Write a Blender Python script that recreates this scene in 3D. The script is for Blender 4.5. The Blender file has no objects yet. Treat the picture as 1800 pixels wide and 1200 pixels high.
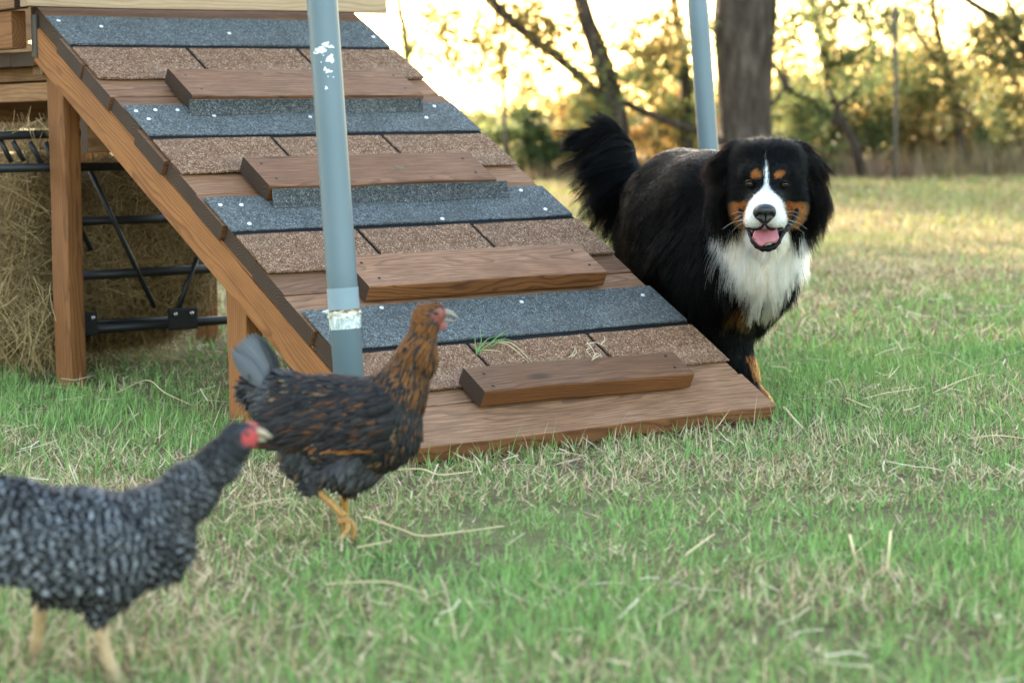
import bpy, bmesh, math, random
import numpy as np
from mathutils import Matrix, Vector, Quaternion, kdtree
R = math.radians
rng = np.random.default_rng(7)
random.seed(7)
scene = bpy.context.scene
COL = scene.collection

# ---------------------------------------------------------------- camera
F_PX, HORIZON, ROLL, CAM_H = 3877.6, 195.65, 0.011613, 0.685      # focal length in pixels of an 1800 px wide frame
PITCH = math.atan((600 - HORIZON) / F_PX)
FW = np.array([0, math.cos(PITCH), -math.sin(PITCH)])
U0 = np.array([0, math.sin(PITCH), math.cos(PITCH)])
X0 = np.array([1.0, 0, 0])
CR = math.cos(ROLL) * X0 - math.sin(ROLL) * U0
CU = math.cos(ROLL) * U0 + math.sin(ROLL) * X0
CAM = np.array([0, 0, CAM_H])
cd = bpy.data.cameras.new('camera')
cam = bpy.data.objects.new('camera', cd)
COL.objects.link(cam)
M = Matrix.Identity(4)
for i, v in enumerate((CR, CU, -FW)):
    for j in range(3):
        M[j][i] = v[j]
M.translation = Vector(CAM)
cam.matrix_world = M
cd.sensor_width = 36.0
cd.lens = F_PX * 36.0 / 1800.0
cd.clip_start, cd.clip_end = 0.1, 3000
cd.dof.use_dof = True
cd.dof.focus_distance = 4.72
cd.dof.aperture_fstop = 4.5
scene.camera = cam

# ---------------------------------------------------------------- sky, sun, exposure
SUN_EL, SUN_AZ = 11.0, -26.0        # degrees; azimuth from +Y, negative to the left
to_sun = Vector((math.sin(R(SUN_AZ)) * math.cos(R(SUN_EL)), math.cos(R(SUN_AZ)) * math.cos(R(SUN_EL)), math.sin(R(SUN_EL))))
world = bpy.data.worlds.new('World')
scene.world = world
world.use_nodes = True
wn = world.node_tree
wn.nodes.clear()
sky = wn.nodes.new('ShaderNodeTexSky')
sky.sky_type = 'NISHITA'
sky.sun_disc = False
sky.sun_elevation = R(SUN_EL)
sky.sun_rotation = R(SUN_AZ)
sky.air_density, sky.dust_density, sky.ozone_density = 1.0, 1.9, 0.1
bg = wn.nodes.new('ShaderNodeBackground')
bg.inputs['Strength'].default_value = 0.15
wo = wn.nodes.new('ShaderNodeOutputWorld')
wn.links.new(sky.outputs[0], bg.inputs[0])
wn.links.new(bg.outputs[0], wo.inputs[0])
sl = bpy.data.lights.new('sun', 'SUN')
sl.energy = 3.2
sl.angle = R(0.53)
sl.color = (1.0, 0.82, 0.60)
sun = bpy.data.objects.new('sun', sl)
sun.rotation_mode = 'QUATERNION'
sun.rotation_quaternion = (-to_sun).to_track_quat('-Z', 'Y')
sun.location = (-8, 16, 6)
COL.objects.link(sun)
vs = scene.view_settings
vs.view_transform, vs.look, vs.gamma, vs.use_curve_mapping = 'Standard', 'None', 1.0, False
vs.exposure = 3.2
scene.cycles.use_denoising = True
scene.cycles.max_bounces = 8
scene.cycles.transparent_max_bounces = 8
scene.cycles.sample_clamp_indirect = 6.0

# ---------------------------------------------------------------- helpers
def at(px, py, Y):
    """the point at distance Y that the photograph shows at (px, py)"""
    r = FW + CR * (px - 900) / F_PX - CU * (py - 600) / F_PX
    return CAM + r * (Y / r[1])
def ground_at(px, py, z=0.0):
    r = FW + CR * (px - 900) / F_PX - CU * (py - 600) / F_PX
    return CAM + r * ((z - CAM_H) / r[2])
def V(a): return Vector([float(x) for x in a])
def nrm(a):
    a = np.asarray(a, float)
    return a / (np.linalg.norm(a, axis=-1, keepdims=True) + 1e-12)

WM = {}
def link(o, parent=None, M=None):
    """link an object; M is its world matrix, the parent is a pure translation"""
    M = M if M is not None else Matrix.Identity(4)
    COL.objects.link(o)
    if parent is not None:
        o.parent = parent
        o.matrix_parent_inverse = Matrix.Identity(4)
        o.matrix_basis = WM[parent.name].inverted() @ M
    else:
        o.matrix_basis = M
    WM[o.name] = M.copy()
    return o
def tag(o, label=None, cat=None, group=None, kind=None):
    if label: o['label'] = label
    if cat: o['category'] = cat
    if group: o['group'] = group
    if kind: o['kind'] = kind
    return o
def thing(name, loc, label, cat, group=None):
    o = bpy.data.objects.new(name, None)
    o.empty_display_size = 0.1
    link(o, None, Matrix.Translation(V(loc)))
    return tag(o, label, cat, group)
def np_mesh(name, verts, faces, smooth=False, cols=None, attrs=None):
    """mesh from numpy arrays; faces: array (n,k) or list of such arrays"""
    me = bpy.data.meshes.new(name)
    verts = np.asarray(verts, np.float32)
    fl = faces if isinstance(faces, list) else [faces]
    fl = [np.asarray(f, np.int32) for f in fl if len(f)]
    tot = np.concatenate([np.full(len(f), f.shape[1], np.int32) for f in fl])
    idx = np.concatenate([f.ravel() for f in fl])
    me.vertices.add(len(verts)); me.vertices.foreach_set('co', verts.ravel())
    me.loops.add(len(idx)); me.loops.foreach_set('vertex_index', idx)
    me.polygons.add(len(tot))
    st = np.zeros(len(tot), np.int32); st[1:] = np.cumsum(tot)[:-1]
    me.polygons.foreach_set('loop_start', st)
    me.update(calc_edges=True)
    me.polygons.foreach_set('use_smooth', np.full(len(tot), bool(smooth)))
    if cols is not None:
        c = np.ones((len(verts), 4), np.float32); c[:, :3] = cols
        me.attributes.new('col', 'FLOAT_COLOR', 'POINT').data.foreach_set('color', c.ravel())
    for k, a in (attrs or {}).items():
        me.attributes.new(k, 'FLOAT_VECTOR', 'POINT').data.foreach_set('vector', np.asarray(a, np.float32).ravel())
    return me
def mesh_obj(name, verts, faces, mat, parent=None, M=None, **kw):
    me = np_mesh(name, verts, faces, **kw)
    if mat: me.materials.append(mat)
    return link(bpy.data.objects.new(name, me), parent, M)
def bm_obj(name, bm, mat, parent=None, M=None, smooth=False):
    me = bpy.data.meshes.new(name)
    bm.to_mesh(me); bm.free()
    for p in me.polygons: p.use_smooth = smooth
    if mat: me.materials.append(mat)
    return link(bpy.data.objects.new(name, me), parent, M)
def frame(o, ex, ey, ez):
    M = Matrix.Identity(4)
    for i, v in enumerate((ex, ey, ez)):
        for j in range(3): M[j][i] = float(v[j])
    M.translation = V(o)
    return M
def board(name, parent, o, ex, ey, ez, size, mat, bev=0.004, wane=0.0, seed=0):
    """a sawn board: centre o, local axes, size along them (length on x); long edges eased, faces very slightly uneven"""
    lx, ly, lz = size
    bm = bmesh.new()
    bmesh.ops.create_cube(bm, size=1.0, matrix=Matrix.Diagonal((lx, ly, lz, 1)))
    n = max(1, int(lx / 0.16))
    es = [e for e in bm.edges if abs((e.verts[0].co - e.verts[1].co).x) > lx * .5]
    if n > 1: bmesh.ops.subdivide_edges(bm, edges=es, cuts=n - 1, use_grid_fill=False)
    r = random.Random(seed * 77 + 3)
    long_e = [e for e in bm.edges if abs((e.verts[0].co - e.verts[1].co).x) > 1e-5 and len(e.link_faces) == 2 and e.calc_face_angle(0) > 1.0]
    if bev > 0: bmesh.ops.bevel(bm, geom=long_e, offset=bev, segments=2, affect='EDGES', profile=.6)
    for v in bm.verts:
        x = v.co.x / lx
        v.co.z += 0.0012 * math.sin(x * 7 + seed) * (1 if lz > .02 else .3)
        if abs(x) < .499:
            v.co.y += 0.0015 * math.sin(x * 9 + seed * 2.1)
            if wane and v.co.y < 0: v.co.y += wane * math.exp(-((x + .12) / .09) ** 2) * -1 + wane * .6 * math.exp(-((x - .3) / .1) ** 2)
    return bm_obj(name, bm, mat, parent, frame(o, ex, ey, ez), smooth=False)
def tube_mesh(pts, rads, seg=10, cap=True, squash=None):
    pts = np.asarray(pts, float); n = len(pts)
    rads = np.broadcast_to(np.asarray(rads, float), (n,))
    tan = nrm(np.gradient(pts, axis=0)) if n > 2 else np.repeat(nrm(pts[1:] - pts[:1]), n, 0)
    up = np.array([0, 0, 1.0]) if abs(tan[0][2]) < .9 else np.array([1.0, 0, 0])
    a = nrm(np.cross(up, tan[0])); vs_ = []
    for i in range(n):
        a = nrm(a - tan[i] * (a @ tan[i])); b = np.cross(tan[i], a)
        th = np.arange(seg) * 2 * np.pi / seg
        vs_.append(pts[i] + rads[i] * (np.cos(th)[:, None] * a + np.sin(th)[:, None] * b))
    vs_ = np.concatenate(vs_)
    i, j = np.meshgrid(np.arange(n - 1), np.arange(seg), indexing='ij'); i, j = i.ravel(), j.ravel()
    k = (j + 1) % seg
    f = np.stack([i * seg + j, i * seg + k, (i + 1) * seg + k, (i + 1) * seg + j], 1)
    fl = [f]
    if cap: fl.append(np.stack([np.arange(seg)[::-1], (n - 1) * seg + np.arange(seg)], 0))
    return vs_, fl
def tube(name, pts, rads, mat, parent=None, seg=10, **kw):
    v, f = tube_mesh(pts, rads, seg)
    return mesh_obj(name, v, f, mat, parent, smooth=True, **kw)
def join(parts):
    """merge (verts, [faces]) lists"""
    vv, ff, o = [], {}, 0
    for v, fl in parts:
        vv.append(v)
        for f in fl:
            f = np.asarray(f); ff.setdefault(f.shape[1], []).append(f + o)
        o += len(v)
    return np.concatenate(vv), [np.concatenate(x) for x in ff.values()]
def spline(ctrl, n):
    """Catmull-Rom through control rows"""
    c = np.asarray(ctrl, float)
    c = np.vstack([2 * c[0] - c[1], c, 2 * c[-1] - c[-2]])
    m = len(c) - 3
    out = []
    for t in np.linspace(0, m - 1e-9, n):
        i = int(t); f = t - i
        p0, p1, p2, p3 = c[i:i + 4]
        out.append(.5 * (2 * p1 + (p2 - p0) * f + (2 * p0 - 5 * p1 + 4 * p2 - p3) * f * f + (3 * p1 - p0 - 3 * p2 + p3) * f ** 3))
    return np.array(out)
def vnoise(x, y, seed=0, sc=1.0):
    """smooth value noise 0..1"""
    g = np.random.default_rng(seed).random((64, 64))
    x = np.asarray(x) * sc + 1000; y = np.asarray(y) * sc + 1000
    i, j = np.floor(x).astype(int), np.floor(y).astype(int)
    f, h = x - i, y - j
    f = f * f * (3 - 2 * f); h = h * h * (3 - 2 * h)
    G = lambda a, b: g[a % 64, b % 64]
    return (G(i, j) * (1 - f) + G(i + 1, j) * f) * (1 - h) + (G(i, j + 1) * (1 - f) + G(i + 1, j + 1) * f) * h

# ---- signed distance modelling (continuous bodies)
def sdf_build(prims, h, pad=0.06, smooth_iter=1):
    """prims: list of dicts {a,ra,b,rb} (round cone) or {c,r(3),rot} (ellipsoid), k = blend, neg = carve. Returns verts, quads"""
    pts = []
    for p in prims:
        if p.get('neg'): continue
        if 'a' in p: pts += [p['a'] - p['ra'], p['a'] + p['ra'], p['b'] - p['rb'], p['b'] + p['rb']]
        else: pts += [p['c'] - max(p['r']), p['c'] + max(p['r'])]
    pts = np.array(pts); lo = pts.min(0) - pad; hi = pts.max(0) + pad
    n = np.ceil((hi - lo) / h).astype(int) + 1
    D = np.full(n, 0.25, np.float32)
    ax = [lo[i] + h * np.arange(n[i]) for i in range(3)]
    for p in prims:
        if 'a' in p: l = np.minimum(p['a'] - p['ra'], p['b'] - p['rb']); u = np.maximum(p['a'] + p['ra'], p['b'] + p['rb'])
        else: l = p['c'] - max(p['r']); u = p['c'] + max(p['r'])
        m = .09 + p.get('k', .02)
        i0 = np.clip(np.floor((l - m - lo) / h).astype(int), 0, n); i1 = np.clip(np.ceil((u + m - lo) / h).astype(int) + 1, 0, n)
        g = np.stack(np.meshgrid(*[ax[i][i0[i]:i1[i]] for i in range(3)], indexing='ij'), -1).astype(np.float32)
        d = prim_d(p, g)
        s = D[i0[0]:i1[0], i0[1]:i1[1], i0[2]:i1[2]]; k = p.get('k', .02)
        if p.get('neg'):
            hh = np.clip(.5 - .5 * (s + d) / k, 0, 1); s[...] = s * (1 - hh) - d * hh + k * hh * (1 - hh)
        else:
            hh = np.clip(.5 + .5 * (d - s) / k, 0, 1); s[...] = d * (1 - hh) + s * hh - k * hh * (1 - hh)
    return surface_nets(D, lo, h)
def prim_d(p, g):
    if 'a' in p:
        a = p['a'].astype(np.float32); ba = (p['b'] - p['a']).astype(np.float32)
        t = np.clip(((g - a) @ ba) / (ba @ ba + 1e-9), 0, 1)
        return np.linalg.norm(g - a - t[..., None] * ba, axis=-1) - (p['ra'] + (p['rb'] - p['ra']) * t)
    q = g - p['c'].astype(np.float32)
    if p.get('rot') is not None: q = q @ np.asarray(p['rot'], np.float32)      # columns of rot = local axes
    r = np.asarray(p['r'], np.float32)
    k0 = np.linalg.norm(q / r, axis=-1); k1 = np.linalg.norm(q / (r * r), axis=-1)
    return k0 * (k0 - 1) / (k1 + 1e-6)
def surface_nets(D, lo, h):
    nx, ny, nz = D.shape
    S = D < 0
    acc = np.zeros((nx - 1, ny - 1, nz - 1, 3), np.float32); cnt = np.zeros((nx - 1, ny - 1, nz - 1), np.float32)
    C = [(i, j, k) for i in (0, 1) for j in (0, 1) for k in (0, 1)]
    sl_ = lambda c: tuple(slice(c[i], D.shape[i] - 1 + c[i]) for i in range(3))
    for a in range(8):
        for b in range(a + 1, 8):
            ca, cb = C[a], C[b]
            if sum(abs(ca[i] - cb[i]) for i in range(3)) != 1: continue
            da, db = D[sl_(ca)], D[sl_(cb)]
            m = S[sl_(ca)] != S[sl_(cb)]
            t = np.where(m, da / (da - db + 1e-12), 0)
            for i in range(3): acc[..., i] += np.where(m, ca[i] + t * (cb[i] - ca[i]), 0)
            cnt += m
    cell = cnt > 0
    ids = np.full(cell.shape, -1, np.int32); ids[cell] = np.arange(cell.sum())
    ijk = np.argwhere(cell)
    v = lo + h * (ijk + acc[cell] / cnt[cell][:, None])
    quads = []
    for axn in range(3):
        o = [i for i in range(3) if i != axn]
        s0 = [slice(None)] * 3; s1 = [slice(None)] * 3
        s0[axn] = slice(0, -1); s1[axn] = slice(1, None)
        m = S[tuple(s0)] != S[tuple(s1)]
        e = np.argwhere(m)
        ok = np.all([(e[:, i] > 0) & (e[:, i] < D.shape[i] - 1) for i in o], axis=0)
        e = e[ok]
        inside = S[tuple(e.T)]
        def cid(d1, d2):
            q = e.copy(); q[:, o[0]] += d1; q[:, o[1]] += d2
            return ids[tuple(q.T)]
        q = np.stack([cid(-1, -1), cid(0, -1), cid(0, 0), cid(-1, 0)], 1)
        flip = inside if axn != 1 else ~inside
        q[~flip] = q[~flip][:, ::-1]
        quads.append(q)
    return v, np.concatenate(quads)
def smooth_verts(v, q, it=2, lam=.5):
    v = v.copy()
    for _ in range(it):
        s = np.zeros_like(v); c = np.zeros(len(v))
        for a in range(4):
            b = (a + 1) % 4
            np.add.at(s, q[:, a], v[q[:, b]]); np.add.at(c, q[:, a], 1)
            np.add.at(s, q[:, b], v[q[:, a]]); np.add.at(c, q[:, b], 1)
        v += lam * (s / np.maximum(c, 1)[:, None] - v)
    return v
def sample_surface(v, q, n, wfun=None, rg=rng):
    t = np.concatenate([q[:, [0, 1, 2]], q[:, [0, 2, 3]]])
    a, b, c = v[t[:, 0]], v[t[:, 1]], v[t[:, 2]]
    N = np.cross(b - a, c - a); ar = np.linalg.norm(N, axis=1) * .5
    # smooth vertex normals
    vn = np.zeros_like(v)
    for i in range(3): np.add.at(vn, t[:, i], N)
    vn = nrm(vn)
    w = ar * (wfun((a + b + c) / 3) if wfun else 1)
    i = rg.choice(len(t), n, p=w / w.sum())
    r1 = np.sqrt(rg.random(n)); r2 = rg.random(n)
    bary = np.stack([1 - r1, r1 * (1 - r2), r1 * r2], 1)[..., None]
    tt = t[i]
    P = (v[tt] * bary).sum(1); Nn = nrm((vn[tt] * bary).sum(1))
    return P, Nn
# ---------------------------------------------------------------- materials
class NT:
    def __init__(s, name, rough=.7, spec=.3):
        s.m = bpy.data.materials.new(name); s.m.use_nodes = True
        s.t = s.m.node_tree; s.b = s.t.nodes['Principled BSDF']; s.out = s.t.nodes['Material Output']
        s.b.inputs['Roughness'].default_value = rough
        s.b.inputs['Specular IOR Level'].default_value = spec
    def n(s, kind, **kw):
        nd = s.t.nodes.new('ShaderNode' + kind)
        for k, v in kw.items(): setattr(nd, k, v)
        return nd
    def l(s, a, b): s.t.links.new(a, b)
    def val(s, sock, v):
        if hasattr(v, 'links') or isinstance(v, bpy.types.NodeSocket): s.l(v, sock)
        else: sock.default_value = v
    def math(s, op, a, b=0.0, c=0.0, clamp=False):
        nd = s.n('Math', operation=op, use_clamp=clamp)
        for i, v in enumerate((a, b, c)): s.val(nd.inputs[i], v)
        return nd.outputs[0]
    def vmath(s, op, a, b=(0, 0, 0), out=0):
        nd = s.n('VectorMath', operation=op)
        s.val(nd.inputs[0], a); s.val(nd.inputs[1], b)
        return nd.outputs[out]
    def scale(s, a, k):
        nd = s.n('VectorMath', operation='SCALE'); s.val(nd.inputs[0], a); s.val(nd.inputs['Scale'], k)
        return nd.outputs[0]
    def mix(s, f, a, b, mode='MIX'):
        nd = s.n('Mix', data_type='RGBA', blend_type=mode)
        s.val(nd.inputs[0], f)
        for i, v in ((6, a), (7, b)):
            if isinstance(v, tuple) and len(v) == 3: v = v + (1,)
            s.val(nd.inputs[i], v)
        return nd.outputs[2]
    def noise(s, vec, sc, det=4, rough=.55, dist=0.0, out='Fac'):
        nd = s.n('TexNoise'); s.val(nd.inputs['Vector'], vec)
        nd.inputs['Scale'].default_value = sc; nd.inputs['Detail'].default_value = det
        nd.inputs['Roughness'].default_value = rough; nd.inputs['Distortion'].default_value = dist
        return nd.outputs[out]
    def vor(s, vec, sc, feature='F1', out='Distance'):
        nd = s.n('TexVoronoi', feature=feature); s.val(nd.inputs['Vector'], vec); nd.inputs['Scale'].default_value = sc
        return nd.outputs[out]
    def ramp(s, f, stops, interp='LINEAR'):
        nd = s.n('ValToRGB'); s.l(f, nd.inputs[0]); cr = nd.color_ramp; cr.interpolation = interp
        while len(cr.elements) < len(stops): cr.elements.new(.5)
        for e, (p, c) in zip(cr.elements, stops):
            e.position = p; e.color = c + (1,) if len(c) == 3 else c
        return nd.outputs[0]
    def mapr(s, f, a, b, c=0.0, d=1.0):
        nd = s.n('MapRange'); s.l(f, nd.inputs[0])
        for i, v in enumerate((a, b, c, d)): nd.inputs[i + 1].default_value = v
        return nd.outputs[0]
    def obj(s): return s.n('TexCoord').outputs['Object']
    def n_gray(s, f):
        nd = s.n('CombineColor')
        for i in range(3): s.l(f, nd.inputs[i])
        return nd.outputs[0]
    def attr(s, name, out='Color'):
        nd = s.n('Attribute'); nd.attribute_name = name
        return nd.outputs[out]
    def bump(s, h, strength=.3, dist=.002):
        nd = s.n('Bump'); nd.inputs['Strength'].default_value = strength; nd.inputs['Distance'].default_value = dist
        s.l(h, nd.inputs['Height']); s.l(nd.outputs[0], s.b.inputs['Normal'])
    def color(s, c): s.val(s.b.inputs['Base Color'], c if not (isinstance(c, tuple) and len(c) == 3) else c + (1,))

def plain(name, c, rough=.6, spec=.3, metal=0.0, var=.12):
    t = NT(name, rough, spec); t.b.inputs['Metallic'].default_value = metal
    nz = t.noise(t.obj(), 25, 5)
    lo = tuple(x * (1 - var) for x in c); hi = tuple(min(1, x * (1 + var)) for x in c)
    t.color(t.mix(nz, lo, hi))
    t.bump(t.noise(t.obj(), 160, 3), .12, .001)
    return t.m

def wood(name, early, late, worn=None, rough=.75, ring=170.0, stain=.35, ends=1.0):
    """sawn softwood: growth rings round a pith outside the board, so ends show arcs and faces show grain"""
    t = NT(name, rough, .25)
    oi = t.n('ObjectInfo').outputs['Random']
    o = t.obj()
    off = t.vmath('ADD', o, t.scale((3.1, 1.7, 2.3), oi))
    warp = t.noise(t.vmath('MULTIPLY', off, (2.2, 9, 9)), 1.0, 3, .5, out='Color')
    w = t.scale(t.vmath('SUBTRACT', warp, (.5, .5, .5)), .055)
    q = t.vmath('ADD', o, w)
    cy = t.math('MULTIPLY', t.math('SUBTRACT', oi, .5), .14)
    comb = t.n('CombineXYZ'); t.val(comb.inputs[1], cy); comb.inputs[2].default_value = -.035
    q = t.vmath('MULTIPLY', t.vmath('SUBTRACT', q, comb.outputs[0]), (.03, 1, 1))
    r = t.vmath('LENGTH', q, out=1)
    band = t.math('FRACT', t.math('MULTIPLY', r, ring))
    fine = t.noise(t.vmath('MULTIPLY', off, (14, 240, 240)), 1.0, 4, .6)
    base = t.ramp(band, [(0, early), (.55, early), (.88, late), (1, early)])
    base = t.mix(t.mapr(fine, .3, .75), base, t.mix(.55, base, late))
    mott = t.noise(t.vmath('MULTIPLY', off, (4, 11, 11)), 1.0, 4, .6)
    base = t.mix(t.mapr(mott, .42, .72, 0, stain), base, tuple(x * .45 for x in late))
    # knots
    kv = t.vmath('MULTIPLY', off, (3.2, 9, 9))
    kd = t.vor(kv, 1.0)
    knot = t.mapr(kd, .13, .05)
    base = t.mix(t.math('MULTIPLY', knot, .8), base, tuple(x * .25 for x in late))
    if worn:
        nz = t.n('SeparateXYZ'); t.l(t.n('TexCoord').outputs['Normal'], nz.inputs[0])
        up = t.mapr(nz.outputs[2], .6, .9)
        wv = t.mapr(t.noise(off, 7, 4), .25, .7, .45, .95)
        wcol = t.mix(t.mapr(fine, .35, .65), tuple(x * 1.2 for x in worn), tuple(x * .55 for x in worn))
        wcol = t.mix(t.mapr(band, .55, .95, 0, .6), wcol, tuple(x * .42 for x in worn))
        wcol = t.mix(t.math('MULTIPLY', knot, .75), wcol, tuple(x * .25 for x in worn))
        gr = t.mapr(t.math('FRACT', t.math('MULTIPLY', oi, 13.7)), 0, 1, 0, .5)
        wcol = t.mix(gr, wcol, t.mix(1.0, wcol, (.95, 1.18, 1.42), 'MULTIPLY'))
        base = t.mix(t.math('MULTIPLY', up, wv), base, wcol)
    vb = t.mapr(t.math('FRACT', t.math('MULTIPLY', oi, 7.3)), 0, 1, .72, 1.22)
    base = t.mix(1.0, base, t.n_gray(vb), 'MULTIPLY')
    # sawn ends: dark, weathered, rings showing
    nx = t.n('SeparateXYZ'); t.l(t.n('TexCoord').outputs['Normal'], nx.inputs[0])
    endf = t.mapr(t.math('ABSOLUTE', nx.outputs[0]), .85, .97)
    ecol = t.mix(t.mapr(band, .3, .9), (.060, .030, .015), (.012, .0065, .004))
    ecol = t.mix(t.mapr(mott, .35, .7, 0, .5), ecol, (.018, .011, .008))
    base = t.mix(t.math('MULTIPLY', endf, ends), base, ecol)
    t.color(base)
    t.bump(t.math('ADD', t.math('MULTIPLY', band, -.3), fine), .45, .0012)
    return t.m

def granules(name, stops, rough=.9, dirt=(.05, .045, .04)):
    t = NT(name, rough, .25)
    o = t.obj()
    c = t.n('SeparateColor'); t.l(t.vor(o, 560, out='Color'), c.inputs[0])
    c2 = t.n('SeparateColor'); t.l(t.vor(t.vmath('ADD', o, (.31, .17, .05)), 190, out='Color'), c2.inputs[0])
    v = t.math('ADD', t.math('MULTIPLY', c.outputs[0], .72), t.math('MULTIPLY', c2.outputs[1], .28))
    col = t.ramp(v, stops)
    big = t.noise(o, 9, 4)
    col = t.mix(t.mapr(big, .45, .8, 0, .45), col, dirt)
    worn_n = t.noise(t.vmath('MULTIPLY', o, (1, 3.0, 1)), 5, 5, .6)
    col = t.mix(t.mapr(worn_n, .5, .78, 0, .30), col, tuple(min(1, x * 3.2) for x in dirt))
    t.color(col)
    t.bump(t.math('ADD', v, t.vor(o, 560)), .6, .0014)
    return t.m

MW_DECK = wood('deck_wood', (.20, .086, .036), (.10, .038, .015), worn=(.255, .126, .066))
MW_CLEAT = wood('cleat_wood', (.20, .078, .024), (.075, .026, .009), worn=(.285, .134, .070), ring=210)
MW_DARK = wood('dark_cleat_wood', (.20, .074, .021), (.08, .027, .008), worn=(.165, .082, .043), ring=190)
MW_FRAME = wood('frame_wood', (.30, .122, .036), (.16, .056, .016), ring=120, stain=.4, ends=.3)
MW_PALE = wood('pale_wood', (.38, .265, .165), (.25, .165, .095), ring=120, stain=.25, ends=.3)
MW_BEAM = wood('beam_wood', (.30, .16, .075), (.17, .08, .035), ring=110, stain=.5)
M_GREY = granules('grey_granules', [(0, (.016, .018, .018)), (.35, (.050, .055, .056)), (.6, (.105, .117, .118)), (.82, (.165, .18, .182)), (1, (.33, .34, .33))])
M_FLAP = granules('dark_granules', [(0, (.012, .013, .014)), (.4, (.038, .042, .045)), (.7, (.085, .093, .097)), (1, (.27, .27, .25))])
M_TAN = granules('tan_granules', [(0, (.016, .009, .006)), (.28, (.070, .032, .016)), (.52, (.185, .090, .048)), (.78, (.30, .165, .095)), (1, (.74, .55, .37))], dirt=(.12, .075, .05))
M_TAR = plain('tar', (.006, .0065, .0085), .8, .15)
M_NAIL = plain('nail_metal', (.72, .74, .76), .35, .5, metal=.4)
M_BLACK = plain('black_powder_coat', (.012, .012, .013), .5, .4)
M_STEEL = plain('screw_steel', (.55, .55, .55), .3, .5, metal=1.0)
M_STRAW = plain('straw', (.52, .42, .24), .7, .3, var=.3)

def leafy(name, trans=.5, rough=.55, var=0.0):
    """diffuse + translucent, colour carried by the geometry"""
    t = NT(name, rough, .2)
    c = t.attr('col')
    t.color(c)
    tr = t.n('BsdfTranslucent'); t.l(c, tr.inputs[0])
    mx = t.n('MixShader'); mx.inputs[0].default_value = trans
    t.l(t.b.outputs[0], mx.inputs[1]); t.l(tr.outputs[0], mx.inputs[2]); t.l(mx.outputs[0], t.out.inputs[0])
    return t.m
M_GRASS = leafy('grass_blade', .22, .65)
M_GRASS.node_tree.nodes['Principled BSDF'].inputs['Specular IOR Level'].default_value = .06
M_LEAF = leafy('leaf', .52, .5)
M_HAY = leafy('hay_stem', .2, .6)

def metal_paint():
    t = NT('grey_pole_paint', .42, .4)
    o = t.obj()
    c = t.mix(t.noise(o, 6, 4), (.100, .142, .168), (.128, .175, .204))
    sc = t.mapr(t.noise(t.vmath('MULTIPLY', o, (60, 60, 8)), 1, 5), .62, .8, 0, .4)
    t.color(t.mix(sc, c, (.10, .13, .145)))
    t.b.inputs['Metallic'].default_value = .15
    t.bump(t.noise(o, 90, 3), .08, .001)
    return t.m
M_POLE = metal_paint()
M_SLEEVE = plain('pale_pole_sleeve', (.195, .26, .295), .5, .35)
M_CHIP = plain('white_paint_chip', (.72, .74, .72), .7, .2)

def bark():
    t = NT('bark', .9, .15)
    o = t.obj()
    n1 = t.noise(t.vmath('MULTIPLY', o, (9, 9, 2.2)), 1.6, 6, .65)
    c = t.ramp(n1, [(.25, (.012, .009, .007)), (.5, (.05, .037, .029)), (.75, (.12, .095, .078))])
    t.color(c); t.bump(n1, .8, .03)
    return t.m
M_BARK = bark()
# ---------------------------------------------------------------- ground and grass
def ground_material():
    t = NT('lawn_soil', .95, .1)
    o = t.obj()
    sep = t.n('SeparateXYZ'); t.l(o, sep.inputs[0])
    n1 = t.noise(o, 1.3, 5, .6); n2 = t.noise(o, 38, 5, .65); n3 = t.noise(t.vmath('MULTIPLY', o, (1, .35, 1)), .45, 4)
    soil = t.mix(n2, (.05, .036, .021), (.19, .145, .085))
    thatch = t.mix(n2, (.045, .06, .02), (.20, .20, .09))
    near = t.mix(t.mapr(n1, .35, .6), soil, thatch)
    field = t.mix(t.mapr(n3, .35, .65), (.19, .17, .07), (.38, .28, .13))
    field = t.mix(t.mapr(n2, .3, .7, 0, .4), field, (.11, .12, .05))
    t.color(t.mix(t.mapr(sep.outputs[1], 6, 12), near, field))
    t.bump(n2, .7, .02)
    return t.m
gv = []
gx = np.concatenate([[-700, -120, -40, -20], np.arange(-10, 14, 2.0), [24, 50, 130, 700]]); gy = np.concatenate([[-60, -8], np.arange(0, 30, 1.5), [34, 45, 70, 130, 300, 900]])
GX, GY = np.meshgrid(gx, gy, indexing='ij')
gz = np.where((GY > 30), .05 * np.sin(GX * .05 + GY * .03), 0)
gi, gj = np.meshgrid(np.arange(len(gx) - 1), np.arange(len(gy) - 1), indexing='ij'); gi, gj = gi.ravel(), gj.ravel()
m_ = len(gy)
tag(mesh_obj('ground', np.stack([GX.ravel(), GY.ravel(), gz.ravel() - .002], 1), np.stack([gi * m_ + gj, (gi + 1) * m_ + gj, (gi + 1) * m_ + gj + 1, gi * m_ + gj + 1], 1), ground_material()), kind='structure')

RA, RT, RW = .62684, .49211, .93          # ramp: turn, slope, width
RB = np.array([-.183, 4.17507, .04546])   # its lower left corner, top of the boards
rc = np.array([math.cos(RA), math.sin(RA), 0]); ruh = np.array([-math.sin(RA), math.cos(RA), 0])
ru = ruh * math.cos(RT) + np.array([0, 0, math.sin(RT)]); rn = np.cross(rc, ru)

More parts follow.
